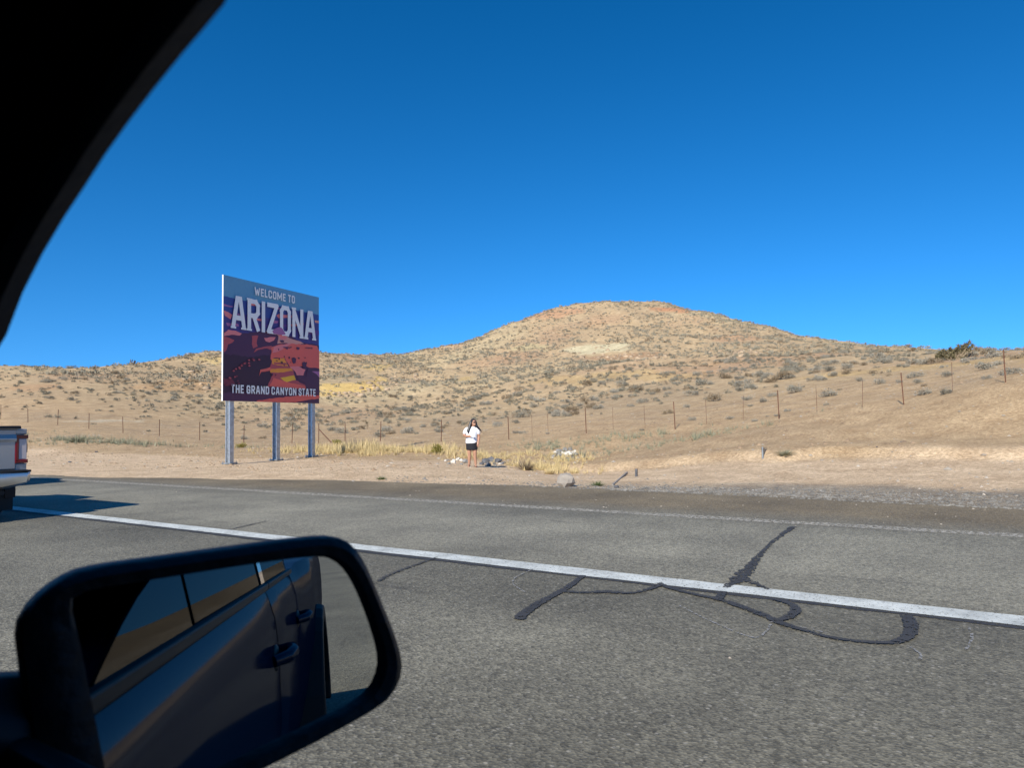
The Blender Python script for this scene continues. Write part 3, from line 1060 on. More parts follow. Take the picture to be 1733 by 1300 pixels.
def grass_patch(name, regions, mat, label, hh=(.16, .58), wid=.011, nb=18):
    X, Y, S = [], [], []
    for (px0, py0, spread_x, spread_r, count, sc) in regions:
        q = hit(px0, py0, 18)
        a = RNG.normal(0, spread_x, count)
        b = RNG.normal(0, spread_r, count)
        X.append(q.x + CR.x * a + .839 * b)
        Y.append(q.y + CR.y * a + .545 * b)
        S.append(np.full(count, sc) * RNG.uniform(hh[0], hh[1], count))
    X, Y, S = np.concatenate(X), np.concatenate(Y), np.concatenate(S)
    g_ = fbm(X, Y, 1.6, 3, 91)
    k_ = (RNG.uniform(0, 1, len(X)) < sstep(-.6, .1, g_)) & (X > road_edge(Y) + .8)
    X, Y, S = X[k_], Y[k_], S[k_] * (.75 + .5 * sstep(-.2, .4, g_[k_]))
    pr = [tuft(nb, .55, 1.0, wid / .4, 400 + k, lean=.9) for k in range(5)]
    many(name, pr, X, Y, height(X, Y) - .02, S, mat, label)


grass_patch("straw_grass", [(575, 766, .8, .8, 160, .9), (610, 764, 1.0, .9, 330, 1.1), (650, 766, 1.0, .8, 330, 1.1), (690, 766, 1.0, .7, 300, 1.05), (725, 764, .8, .8, 240, 1.0), (560, 762, .6, .5, 90, .9), (770, 766, .8, .6, 70, .6), (840, 772, .9, .9, 160, .7),
                            (880, 775, .9, .8, 170, .6), (920, 780, .9, .8, 150, .55), (935, 795, .5, .4, 90, .7), (905, 792, .5, .3, 130, .8), (970, 782, .7, .6, 110, .7), (470, 762, 1.2, .8, 60, .7), (520, 764, .8, .6, 80, .8), (955, 800, .7, .4, 60, .6)],
            M["straw"], "dry straw coloured grass growing behind the sign and around the rocks")
grass_patch("grey_ground_weeds", [(1020, 748, 2.2, .5, 240, .75), (1120, 752, 2.2, .6, 280, .75), (960, 750, 1.6, .4, 130, .7), (1085, 760, 1.8, .6, 120, .5), (820, 757, 1.5, .7, 60, .5), (110, 745, 2.8, .7, 300, .8), (205, 750, 2.6, .6, 260, .8), (60, 735, 2.0, .8, 90, .7), (430, 758, 1.5, .6, 40, .5)],
            M["greygreen"], "low grey green weeds along the drainage ditch", nb=12)

# named single plants: foot spot, half width px, material, label
for px_, py_, w_, mt, lab, cat, sq in [
        (741, 768, 15, "yellowgreen", "yellow green bush at the end of the straw grass", "bush", 1.0),
        (645, 812, 13, "green", "small green weed at the edge of the asphalt below the straw grass", "weed", .55),
        (1011, 823, 17, "green", "dark green weed at the asphalt edge between boulder and concrete slab", "weed", .6),
        (600, 767, 14, "brownbrush", "dark dry bush among the straw grass near the sign", "bush", .9),
        (1328, 771, 24, "greygreen", "pale spreading weed growing beside the wire mesh panel", "weed", .45),
        (130, 749, 26, "greygreen", "low grey green bush on the bank behind the pickup", "bush", .5),
        (890, 796, 22, "brownbrush", "tall dry brown grass clump left of the boulder", "grass clump", .9),
        (930, 803, 18, "straw", "short straw coloured clump just behind the boulder", "grass clump", .7),
        (409, 758, 12, "yellowgreen", "small yellowish bush behind the nearest sign post", "bush", .7),
        (570, 752, 11, "yellowgreen", "small olive bush by the fence brace", "bush", .8)]:
    q = hit(px_, py_, 15)
    d = (q - CAM).dot(CF)
    me = mesh_of("plant_leaves", *(tuft(260, 1.0, .95, .022, px_, lean=.95) if mt in ("green", "brownbrush", "straw", "greygreen") else bushy(420, px_, .11)), M[mt])
    e = empty("desert_weed" if cat != "bush" else "desert_bush", q - Vector((0, 0, .02)), lab, cat)
    s = w_ * d / FPX
    e.scale = (s, s, s * sq * 1.25)
    o = bpy.data.objects.new("leaves", me)
    o.parent = e
    COL.objects.link(o)


def spiky_tree():
    """branching desert tree on the ridge: thick limbs ending in bristling leaf heads"""
    q = hit(1612, 610, 40)
    d = (q - CAM).dot(CF)
    s = d / FPX
    root = empty("desert_tree", q, "dark spiky desert tree standing on the ridge crest", "tree")
    wood, leaf = MB(), MB()
    rr = random.Random(5)
    heads = [(-26, 6, 2), (-20, 14, 0), (-12, 17, 3), (-6, 11, -4), (2, 16, 2), (8, 20, -2), (14, 10, 3), (18, 24, 0), (26, 28, 2), (32, 33, 0), (36, 26, -1), (22, 14, 2), (-16, 7, -3), (5, 7, 4), (29, 20, 1), (-3, 20, 1), (12, 26, 1), (-24, 11, 1), (0, 5, -2), (15, 5, 0), (-10, 4, 2), (24, 6, 2)]
    for hx, hz, hy in heads:
        tip = q + CR * (hx * s) + Vector((0, 0, hz * s)) + CF * (hy * s)
        base = q + CR * (hx * .25 * s) + Vector((0, 0, -.05))
        mid = base.lerp(tip, .55) + Vector((0, 0, -.06))
        wood.tube([base, mid, tip], [.09, .07, .05], 6)
        for _ in range(120):
            dv = Vector((rr.gauss(0, 1), rr.gauss(0, 1), rr.gauss(.5, 1))).normalized()
            st = tip.lerp(mid, rr.random() * .8)
            sd = dv.cross(Vector((rr.gauss(0, 1), rr.gauss(0, 1), rr.gauss(0, 1)))).normalized() * .045
            L = rr.uniform(.16, .32)
            leaf.add([st - sd, st + sd, st + dv * L], [(0, 1, 2)])
    wood.build("trunk", M["brownbrush"], root)
    leaf.build("crown", M["cactus"], root)


spiky_tree()


def yucca(px_, py_, hpx, lab):
    q = hit(px_, py_, 25)
    s = (q - CAM).dot(CF) / FPX
    root = empty("yucca", q, lab, "yucca")
    t, c = MB(), MB()
    rr = random.Random(int(px_))
    t.tube([q + Vector((0, 0, -.1)), q + Vector((0, 0, hpx * s * .6))], [.06, .05], 6)
    for _ in range(60):
        st = q + Vector((0, 0, hpx * s * rr.uniform(.35, .8)))
        dv = Vector((rr.gauss(0, 1), rr.gauss(0, 1), rr.gauss(.5, .8))).normalized()
        sd = dv.cross(Vector((0, 0, 1))).normalized() * .02
        c.add([st - sd, st + sd, st + dv * hpx * s * .45], [(0, 1, 2)])
    t.build("trunk", M["brownbrush"], root)
    c.build("crown", M["cactus"], root)


yucca(621, 727, 15, "small dark yucca standing behind the fence near the sign")
yucca(54, 625, 6, "tiny dark yucca on the skyline above the pickup")
yucca(160, 626, 6, "tiny dark yucca on the skyline left of the sign")


# ------------------------------------------------------------------ rocks, ditch and fence
def rock(p, s, mat, parent=None, name="rock", seed=0, squash=.7, rz=None):
    v, f = rock_verts(2, seed, squash)
    a = random.uniform(0, 6.28) if rz is None else rz
    Mx = Matrix.Rotation(a, 3, 'Z')
    v = [Vector(p) + Mx @ Vector((q[0] * s[0], q[1] * s[1], q[2] * s[2])) for q in v]
    return mesh_obj(name, v, f, mat, parent)


def rock_pile(lab, spots, seed):
    c = hit(sum(s[0] for s in spots) / len(spots), max(s[1] for s in spots), 17)
    root = empty("rock_pile", c, lab, "rock pile")
    for i, (px_, py_, w_, mt) in enumerate(spots):
        q = hit(px_, py_, 17)
        s = w_ * (q - CAM).dot(CF) / FPX / 2
        rock(q + Vector((0, 0, s * .35)), (s, s * .9, s), M[mt], root, "rock", seed + i, .75)


rr = random.Random(9)
sp = [(754 + i * 5.2 + rr.uniform(-2, 2), 783 + rr.uniform(-4, 2), rr.uniform(5, 9), rr.choice(("rockpale", "rockgrey", "rockgrey", "rockpale"))) for i in range(9)] + [(788, 784, 12, "rockgrey"), (776, 779, 8, "rockpale"), (768, 781, 7, "rockpale"), (760, 786, 6, "rockgrey"), (781, 787, 6, "rockgrey")]
rock_pile("low ring of pale and grey stones behind the standing person", sp, 500)
sp = [(822 + i * 4.0 + rr.uniform(-2, 2), 785 + rr.uniform(-5, 2), rr.uniform(5, 9), rr.choice(("rockdark", "rockdark", "rockdark", "rockgrey"))) for i in range(9)] + [(846, 787, 6, "rockpale"), (838, 789, 5, "rockgrey"), (851, 786, 7, "rockdark"), (822, 784, 14, "rockdark"), (832, 782, 15, "rockdark"), (842, 783, 13, "rockdark"), (815, 787, 9, "rockdark"), (826, 789, 10, "rockdark")]  # real stones, made darker and larger to paint in the person's shadow
rock_pile("heap of stones beside the standing person, darkened to include the cast shadow", sp, 540)
sp = [(936, 775, 9, "rockgrey"), (941, 772, 11, "rockgrey"), (948, 774, 12, "rockgrey"), (954, 771, 13, "rockpale"), (961, 772, 15, "rockpale"), (968, 770, 10, "rockpale"), (973, 767, 9, "rockpale"), (975, 771, 8, "rockgrey"), (946, 767, 12, "rockgrey"), (956, 764, 11, "rockgrey"),
      (965, 763, 10, "rockgrey"), (940, 768, 8, "rockpale"), (950, 778, 7, "rockdark"), (960, 778, 8, "rockdark"), (969, 776, 7, "rockdark"), (934, 777, 6, "rockpale")]
rock_pile("mound of white and grey boulders in the straw grass", sp, 580)
q = hit(957, 824, 14)
s = (q - CAM).dot(CF) / FPX
o = rock(q + Vector((0, 0, .10)), (19 * s, 15 * s, 19 * s), M["concrete"], None, "boulder", 77, .8, .4)
tag(o, "single tilted grey boulder at the edge of the asphalt", "boulder")
for i, (px_, py_, w_, lab) in enumerate([(986, 775, 5, "single white stone right of the boulder mound"), (1665, 772, 9, "lone brown stone on the sandy bench"), (1043, 826, 10, "flat dark stone lying at the asphalt edge"), (163, 766, 5, "lone dark stone on the bank behind the pickup"), (118, 783, 6, "dark flat stone on the dirt bank above the truck shadow"), (1484, 758, 3, "tiny dark stone below the slope"), (1526, 749, 5, "small dark stone at the foot of the slope")]):
    q = hit(px_, py_, 14)
    s = w_ * (q - CAM).dot(CF) / FPX / 2
    o = rock(q + Vector((0, 0, s * .3)), (s, s, s * .8), M[("rockpale", "concrete", "rockdark", "rockdark", "rockdark", "rockdark", "rockdark")[i]], None, "stone", 700 + i)
    tag(o, lab, "stone")

# concrete wing slab of the culvert and its stub post
a, b_ = hit(1036, 823, 14), hit(1061, 802, 18)
root = empty("concrete_slab", a, "leaning concrete culvert slab at the roadside", "slab")
mb = MB()
d = b_ - a
nn = Vector((-d.y, d.x, 0)).normalized() * .03
zt = b_.z + .05
mb.add([a + nn, a - nn, b_ - nn, b_ + nn, a + nn + Vector((0, 0, .04)), a - nn + Vector((0, 0, .04)), Vector((b_.x, b_.y, zt + .02)) - nn, Vector((b_.x, b_.y, zt + .02)) + nn],
       [(3, 2, 1, 0), (4, 5, 6, 7), (0, 1, 5, 4), (1, 2, 6, 5), (2, 3, 7, 6), (3, 0, 4, 7)])
mb.build("wing_wall", M["concrete"], root, bevel=.02)
q = hit(1077, 807, 18)
mb = MB().box(q + Vector((0, 0, .08)), (.06, .06, .30), Matrix.Rotation(.1, 3, 'Y'))
tag(mb.build("stub_post", M["rockdark"]), "short stub post beside the concrete slab", "post")

# mesh panel standing on the bench
q = hit(1291, 777, 18)
s = (q - CAM).dot(CF) / FPX
root = empty("mesh_panel", q, "upright wire mesh panel at the end of the ditch", "mesh panel")
mb = MB()
ax = (CR * .5 + CF * .86)
ax.z = 0
ax.normalize()
for i in range(9):
    p = q + ax * (i * .09)
    mb.tube([p + Vector((0, 0, -.05)), p + Vector((0, 0, 19 * s - i * .012))], .008, 4)
for i in range(7):
    p = q + Vector((0, 0, i * 19 * s / 6.5))
    mb.tube([p, p + ax * .72], .008, 4)
mb.build("wire_grid", M["wire"], root)
MB().tube([q + Vector((0, 0, -.1)), q + Vector((0, 0, 20 * s))], .03, 6).build("post", M["galvdark"], root)


def build_fence():
    # feet of the posts as seen, all on the line about 33 m right of the camera
    spots = [(1.3, 708, 26), (47.6, 713, 24), (97.3, 721, 26), (150.4, 727, 27), (208.5, 733, 28), (269.5, 739.6, 29), (338, 747, 31), (412.5, 750, 30), (494, 750, 32), (539.4, 750, 34), (584, 748, 30), (643.5, 747, 31), (746.7, 749, 37), (861.6, 745.4, 39), (992.7, 735.8, 43), (1143, 725.6, 47), (1318.8, 710, 49), (1530, 682, 54), (1702, 648, 47)]
    stays = [(800, 747, 36), (901, 742, 37), (928, 740, 36), (1038, 733, 38), (1092, 729, 38), (1196, 721, 40), (1258, 716, 42), (1383, 703, 44), (1460, 690, 44), (1612, 665, 44)]
    feet = []
    for px_, py_, hp in spots:
        v = ray(px_, py_)
        t = 33.0 / v.x
        x_, y_ = v.x * t, v.y * t
        feet.append((Vector((x_, y_, hgt(x_, y_))), hp * t / FPX, px_))
    root = empty("wire_fence", feet[0][0], "rusty post and wire fence running along the foot of the hill", "fence")
    tops = []
    for i, (p, h, px_) in enumerate(feet):
        h = min(max(h, 1.25), 1.55)
        lean = Vector((random.uniform(-.05, .05) - .03 * CR.x * (i > 12), random.uniform(-.05, .05) + .06 * (i > 12), 0))
        tp = p + Vector((0, 0, h)) + lean
        mb = MB()
        # T-section steel post
        u, w = Vector((1, 0, 0)), Vector((0, 1, 0))
        for c, sx, sy in ((Vector((0, 0, 0)), .044, .010), (Vector((-.018, 0, 0)), .010, .044)):
            vs = []
            for e_ in (p + Vector((0, 0, -.3)), tp):
                vs += [e_ + c + u * a * sx + w * b * sy for a, b in ((-.5, -.5), (.5, -.5), (.5, .5), (-.5, .5))]
            mb.add(vs, [(3, 2, 1, 0), (4, 5, 6, 7), (0, 1, 5, 4), (1, 2, 6, 5), (2, 3, 7, 6), (3, 0, 4, 7)])
        mb.build("post", M["rust"], root)
        tops.append((p, tp))
    for px_, py_, hp in stays:
        v = ray(px_, py_)
        t = 33.0 / v.x
        x_, y_ = v.x * t, v.y * t
        z_ = hgt(x_, y_)
        MB().tube([(x_, y_, z_ + .12), (x_ + random.uniform(-.03, .03), y_ + random.uniform(-.05, .05), z_ + 1.25)], .009, 5).build("stay", M["rust"], root)
    for k in range(4):
        t = .28 + .22 * k
        mb = MB()
        pts = []
        for i in range(len(tops) - 1):
            a, b2 = tops[i][0].lerp(tops[i][1], t), tops[i + 1][0].lerp(tops[i + 1][1], t)
            for j in range(6):
                q_ = a.lerp(b2, j / 6)
                s_ = j / 6
                q_.z += -.05 * 4 * s_ * (1 - s_)
                g = hgt(q_.x, q_.y) + .1
                q_.z = max(q_.z, g)
                pts.append(q_ + Vector((-.04, 0, 0)))
        pts.append(tops[-1][0].lerp(tops[-1][1], t))
        mb.tube(pts, .0035, 3)
        mb.build("wire_strand", M["wire"], root)
    # braced corner post near the sign
    p, tp = tops[9]
    v = ray(561, 747)
    t = 33.0 / v.x
    q_ = Vector((v.x * t, v.y * t, 0))
    q_.z = hgt(q_.x, q_.y)
    MB().tube([p.lerp(tp, .72), q_], .035, 6).build("brace", M["rust"], root)


build_fence()

# ------------------------------------------------------------------ the welcome sign
GLYPH = {
    'A': ([[(0, 0), (.36, 1), (.64, 1), (1, 0)], [(.14, .3), (.86, .3)]], 1.0), 'C': ([[(1, .74), (1, .86), (.78, 1), (.22, 1), (0, .86), (0, .14), (.22, 0), (.78, 0), (1, .14), (1, .26)]], .9),
    'D': ([[(0, 0), (0, 1), (.72, 1), (1, .85), (1, .15), (.72, 0), (0, 0)]], .9), 'E': ([[(1, 1), (0, 1), (0, 0), (1, 0)], [(0, .5), (.85, .5)]], .75),
    'G': ([[(1, .76), (1, .86), (.78, 1), (.22, 1), (0, .86), (0, .14), (.22, 0), (.78, 0), (1, .14), (1, .46), (.6, .46)]], .9), 'H': ([[(0, 0), (0, 1)], [(1, 0), (1, 1)], [(0, .5), (1, .5)]], .9),
    'I': ([[(.5, 0), (.5, 1)]], .3), 'L': ([[(0, 1), (0, 0), (1, 0)]], .7), 'M': ([[(0, 0), (0, 1), (.5, .25), (1, 1), (1, 0)]], 1.25),
    'N': ([[(0, 0), (0, 1), (1, 0), (1, 1)]], .95), 'O': ([[(.22, 0), (0, .14), (0, .86), (.22, 1), (.78, 1), (1, .86), (1, .14), (.78, 0), (.22, 0)]], .9),
    'R': ([[(0, 0), (0, 1), (.75, 1), (1, .87), (1, .6), (.75, .47), (0, .47)], [(.5, .47), (1, 0)]], .9), 'S': ([[(1, .76), (1, .86), (.78, 1), (.22, 1), (0, .86), (0, .66), (1, .34), (1, .14), (.78, 0), (.22, 0), (0, .14), (0, .24)]], .85),
    'T': ([[(0, 1), (1, 1)], [(.5, 1), (.5, 0)]], .8), 'W': ([[(0, 1), (.25, 0), (.5, .75), (.75, 0), (1, 1)]], 1.3), 'Y': ([[(0, 1), (.5, .45), (1, 1)], [(.5, .45), (.5, 0)]], .9),
    'Z': ([[(0, 1), (1, 1), (0, 0), (1, 0)]], .9)}


def stroke_quads(poly, w, sx, sy):
    """thick strokes with mitred joints; sx, sy scale the unit cell"""
    P = [Vector((a * sx, b * sy, 0)) for a, b in poly]
    out = []
    for i in range(len(P) - 1):
        a, b = P[i], P[i + 1]
        d = (b - a).normalized()
        nrm = Vector((-d.y, d.x, 0)) * w / 2
        ea = d * (w * .42 if i > 0 else w * .46)
        eb = d * (w * .42 if i < len(P) - 2 else w * .46)
        out.append([a - ea + nrm, a - ea - nrm, b + eb - nrm, b + eb + nrm])
    return out


def build_sign():
    tl, tr = at(378, 468.5, 28.0), at(539.5, 500, 33.3)
    ex = Vector((tr.x - tl.x, tr.y - tl.y, 0))
    wd = ex.length
    ex.normalize()
    top = (tl.z + tr.z) / 2
    bl = at(381, 680, 28.0)
    br = at(541, 682.5, 33.3)
    bot = (bl.z + br.z) / 2
    ht = top - bot
    ez = Vector((0, 0, 1))
    front = ex.cross(ez).normalized()
    if front.dot(CAM - tl) < 0:
        front = -front
    O = Vector((tl.x, tl.y, bot))
    base = Vector((tl.x, tl.y, 0)) + ex * (wd / 2)
    root = empty("welcome_sign", base, "tall square welcome sign with red canyon picture on three steel posts", "sign")

    def P(u, v, o=0.0):
        """u to the right, v down from the top, both 0..1"""
        return O + ex * (u * wd) + ez * ((1 - v) * ht) + front * o

    TH = .06
    mb = MB()
    mb.add([P(0, 0, 0), P(1, 0, 0), P(1, 1, 0), P(0, 1, 0), P(0, 0, -TH), P(1, 0, -TH), P(1, 1, -TH), P(0, 1, -TH)], [(0, 1, 2, 3), (7, 6, 5, 4), (0, 4, 5, 1), (1, 5, 6, 2), (2, 6, 7, 3), (3, 7, 4, 0)])
    mb.build("panel", M["sheet"], root)
    # homography from the enlarged view (pixels) to the panel
    src = [(97, 40), (970, 215), (978, 1197), (118, 1185)]
    dst = [(0, 0), (1, 0), (1, 1), (0, 1)]
    A, B = [], []
    for (x, y), (u, v) in zip(src, dst):
        A += [[x, y, 1, 0, 0, 0, -u * x, -u * y], [0, 0, 0, x, y, 1, -v * x, -v * y]]
        B += [u, v]
    h = np.linalg.solve(np.array(A, float), np.array(B, float))

    def uv(x, y):
        d = h[6] * x + h[7] * y + 1
        return min(1, max(0, (h[0] * x + h[1] * y + h[2]) / d)), min(1, max(0, (h[3] * x + h[4] * y + h[5]) / d))

    cols = {}

    def ink(name, c):
        cols[name] = pm("print_" + name, tuple(min(.9, k_ * 1.6) for k_ in c), .45)
        return name

    ink("teal", (.085, .21, .31)); ink("navy", (.025, .042, .17)); ink("indigo", (.04, .028, .135)); ink("plum", (.052, .012, .040)); ink("maroon", (.115, .014, .026)); ink("red", (.52, .085, .06)); ink("rose", (.52, .14, .14))
    ink("mauve", (.26, .09, .20)); ink("brick", (.31, .05, .055)); ink("orange", (.60, .20, .02)); ink("gold", (.72, .32, .02)); ink("dark", (.028, .006, .018)); ink("peach", (.46, .20, .16)); ink("violet", (.075, .025, .14))
    keys = list(cols)
    pic = MB()
    cnt = [0]

    def patch(pts, c, jag=0.0):
        """flat printed shape, each a little proud of the one below"""
        cnt[0] += 1
        o = .002 + .0007 * cnt[0]
        Q = []
        rr = random.Random(cnt[0])
        for i, (x, y) in enumerate(pts):
            Q.append((x, y))
            if jag:
                x2, y2 = pts[(i + 1) % len(pts)]
                nseg = max(1, int(math.hypot(x2 - x, y2 - y) / 22))
                for j in range(1, nseg):
                    t = j / nseg
                    Q.append((x + (x2 - x) * t + rr.uniform(-jag, jag), y + (y2 - y) * t + rr.uniform(-jag, jag)))
        pic.add([P(*uv(x, y), o) for x, y in Q], [tuple(range(len(Q)))], keys.index(c))

    E_ = [(90, 36), (974, 212), (984, 1202), (112, 1190)]
    patch(E_, "teal")
    patch([(90, 232), (200, 258), (400, 285), (600, 310), (800, 350), (985, 385), (985, 1204), (100, 1195)], "navy", 3)
    patch([(100, 380), (300, 400), (600, 430), (985, 470), (985, 660), (600, 620), (100, 600)], "indigo", 8)
    for pts, c in (([(105, 370), (150, 385), (185, 410), (170, 450), (120, 420)], "rose"), ([(105, 310), (190, 330), (185, 338), (105, 330)], "mauve"), ([(350, 295), (430, 300), (425, 318), (352, 315)], "rose"), ([(385, 430), (480, 442), (470, 458), (390, 450)], "rose"),
                   ([(130, 480), (240, 490), (245, 512), (140, 510)], "mauve"), ([(580, 400), (600, 385), (720, 395), (720, 415), (600, 425)], "rose"), ([(525, 445), (600, 452), (590, 472), (530, 468)], "mauve"), ([(700, 480), (830, 462), (830, 478), (705, 500)], "red"),
                   ([(930, 432), (974, 435), (974, 460), (935, 452)], "peach"), ([(220, 390), (290, 400), (290, 430), (225, 425)], "mauve"), ([(580, 325), (620, 330), (618, 345), (582, 340)], "mauve"), ([(400, 480), (520, 490), (510, 505), (405, 500)], "violet"), ([(640, 480), (720, 485), (715, 500), (645, 498)], "violet"), ([(860, 520), (974, 530), (974, 570), (870, 560)], "violet")):
        patch(pts, c, 2)
    patch([(104, 560), (300, 570), (420, 555), (540, 540), (640, 560), (820, 640), (980, 665), (986, 1204), (110, 1195)], "plum", 6)
    patch([(110, 760), (330, 790), (520, 760), (560, 900), (520, 1040), (400, 1110), (118, 1110)], "dark", 10)
    patch([(115, 575), (150, 545), (215, 552), (272, 575), (255, 595), (180, 590), (112, 605)], "rose", 2)
    patch([(106, 605), (150, 615), (207, 640), (190, 660), (150, 680), (135, 735), (118, 750), (108, 730)], "brick", 3)
    patch([(360, 595), (420, 590), (405, 660), (415, 690), (375, 710), (362, 670)], "brick", 4)
    patch([(470, 610), (540, 600), (575, 600), (560, 630), (520, 650), (485, 640)], "rose", 3)
    patch([(545, 530), (598, 507), (620, 515), (650, 560), (700, 605), (800, 632), (835, 655), (760, 660), (650, 650), (590, 660), (600, 590), (575, 560)], "peach", 3)
    patch([(600, 525), (620, 520), (640, 570), (680, 610), (640, 625), (615, 620)], "rose", 3)
    patch([(470, 690), (540, 680), (545, 720), (500, 705), (420, 720), (380, 745), (400, 710)], "brick", 3)
    patch([(540, 690), (600, 668), (700, 655), (900, 662), (955, 670), (978, 720), (980, 880), (880, 872), (850, 855), (760, 870), (720, 880), (690, 840), (660, 790), (560, 790), (545, 820), (530, 800), (540, 740)], "red", 5)
    patch([(560, 690), (690, 655), (720, 660), (600, 730), (548, 745)], "rose", 3)
    patch([(700, 870), (780, 860), (850, 890), (830, 945), (770, 945), (745, 900)], "rose", 4)
    patch([(545, 800), (655, 790), (690, 860), (740, 900), (760, 990), (850, 1030), (850, 1065), (520, 1050), (500, 1070), (545, 950), (525, 900)], "brick", 4)
    patch([(545, 800), (655, 790), (692, 862), (600, 858), (545, 845)], "orange", 3)
    patch([(525, 895), (600, 885), (720, 880), (735, 905), (600, 925), (530, 925)], "orange", 3)
    patch([(560, 830), (680, 835), (685, 850), (565, 848)], "brick", 2)
    patch([(620, 970), (745, 945), (762, 985), (670, 1010)], "gold", 2)
    patch([(440, 900), (530, 875), (535, 905), (450, 920), (430, 960)], "red", 3)
    patch([(520, 1050), (560, 970), (700, 1010), (850, 1040), (850, 1066)], "red", 3)
    patch([(410, 1180), (600, 1150), (850, 1120), (985, 1125), (985, 1150), (880, 1165), (760, 1190), (420, 1192)], "red", 4)
    patch([(770, 945), (850, 955), (870, 880), (980, 880), (985, 1120), (930, 1110), (855, 1060), (840, 1010), (780, 985)], "plum", 6)
    patch([(905, 905), (980, 905), (980, 960), (950, 930)], "mauve", 4)
    patch([(115, 980), (190, 990), (220, 1040), (130, 1050)], "maroon", 8)
    rr = random.Random(3)
    for _ in range(16):
        x, y = rr.uniform(560, 930), rr.uniform(685, 850)
        w, hh = rr.uniform(5, 22), rr.uniform(4, 16)
        patch([(x, y), (x + w * .5, y - hh * .4), (x + w, y), (x + w * .8, y + hh), (x + w * .2, y + hh * .7)], rr.choice(("plum", "maroon", "dark")), 2)
    for x, y, w, hh in ((720, 790, 40, 50), (815, 830, 40, 55), (640, 690, 70, 10), (760, 690, 30, 22), (610, 630, 40, 18), (540, 935, 12, 22), (570, 940, 10, 18), (840, 690, 70, 7)):
        patch([(x, y), (x + w * .5, y - hh * .2), (x + w, y + 2), (x + w * .9, y + hh * .8), (x + w * .4, y + hh), (x + 3, y + hh * .6)], "plum", 3)
    for _ in range(16):
        x, y = rr.uniform(160, 420), rr.uniform(780, 880)
        y = 900 - (x - 160) * .35 + rr.uniform(-30, 30)
        patch([(x, y), (x + 14, y - 10), (x + 24, y), (x + 16, y + 8)], rr.choice(("maroon", "brick")), 3)
    for _ in range(10):
        x, y = rr.uniform(125, 240), rr.uniform(960, 1060)
        patch([(x, y), (x + 12, y - 8), (x + 22, y + 2), (x + 10, y + 9)], rr.choice(("maroon", "brick")), 3)
    pic.build("printed_picture", [cols[k] for k in keys], root)

    def text(name, s, u0, u1, v0, v1, wt, mat, gap, lab, serif=False):
        tot = sum((.42 if ch == ' ' else GLYPH[ch][1] + gap) for ch in s) - gap
        hh = (v1 - v0) * ht
        cw = (u1 - u0) * wd / tot
        mb, x, kk, word = MB(), 0.0, 0, ""
        w = wt * hh
        for ch in s + " ":
            if ch == ' ':
                mb.build(name, mat, root)["label"] = lab + " " + word
                mb, word = MB(), ""
                x += .42
                continue
            word += ch
            st, gw = GLYPH[ch]
            polys = list(st)
            for poly in polys:
                for quad in stroke_quads(poly, w, gw * cw - w * .95, hh - w):
                    kk += 1
                    o = .062 + .0003 * (kk % 40)
                    mb.add([O + ex * (u0 * wd + x * cw + w * .5 + q.x) + ez * ((1 - v1) * ht + w * .5 + q.y) + front * o for q in quad], [(0, 1, 2, 3)])
            if serif:
                for (ax, ay) in {'A': ((0, 0), (1, 0)), 'R': ((0, 0), (0, 1)), 'I': (), 'Z': (), 'N': ((0, 1), (1, 0)), 'O': ()}.get(ch, ()):
                    kk += 1
                    cx = u0 * wd + x * cw + w * .5 + ax * (gw * cw - w)
                    cz = (1 - v1) * ht + (w * .16 if ay == 0 else hh - w * .16)
                    o = .062 + .0003 * (kk % 40)
                    mb.add([O + ex * (cx + a * w * .72) + ez * (cz + b * w * .2) + front * o for a, b in ((-1, -1), (1, -1), (1, 1), (-1, 1))], [(0, 1, 2, 3)])
            x += gw + gap

    white = pm("sign_white", (.88, .88, .86), .5)
    u = lambda x, y: uv(x, y)[0]
    text("lettering", "WELCOME TO", u(370, 180), u(738, 245), .044, .112, .185, white, .22, "white lettering")
    text("lettering", "ARIZONA", u(168, 400), u(930, 480), .150, .415, .15, white, .14, "large white lettering", True)
    text("lettering", "THE GRAND CANYON STATE", u(180, 1075), u(937, 1100), .868, .936, .185, white, .24, "white lettering")
    # the peak that overlaps the lower edge of the big letters
    pk = MB()
    pk.add([P(*uv(x, y), .078) for x, y in ((535, 545), (560, 522), (598, 506), (622, 516), (650, 560), (655, 575), (600, 580), (545, 570))], [tuple(range(8))])
    pk.build("printed_peak", cols["mauve"], root)

    # wide-flange posts behind the panel
    for k, uu in enumerate((.10, .555, .955)):
        c = O + ex * (uu * wd) - front * (TH + .155)
        zb = hgt(c.x, c.y) - .3
        zt = top - .15
        mb = MB()
        fw, dp, tf = .21, .21, .026
        for o1, sx, sy in ((front * (dp / 2), fw, tf), (-front * (dp / 2), fw, tf), (front * 0, .03, dp - tf)):
            cc = Vector((c.x, c.y, 0)) + o1
            vs = []
            for z_ in (zb, zt):
                vs += [Vector((cc.x, cc.y, z_)) + ex * (a * sx / 2) + front * (b * sy / 2) for a, b in ((-1, -1), (1, -1), (1, 1), (-1, 1))]
            mb.add(vs, [(3, 2, 1, 0), (4, 5, 6, 7), (0, 1, 5, 4), (1, 2, 6, 5), (2, 3, 7, 6), (3, 0, 4, 7)])
        po = mb.build("post", M["galv"], root)
        mb = MB()
        g = zb + .3
        rot = Matrix((ex, front, ez)).transposed()
        mb.box((c.x, c.y, g + .05), (.40, .46, .05), rot)
        for a in (-1, 1):
            for b in (-1, 1):
                p = c + ex * (a * .16) + front * (b * .19)
                mb.tube([(p.x, p.y, g - .05), (p.x, p.y, g + .14)], .02, 6)
        mb.build("base_plate", M["galvdark"], po)
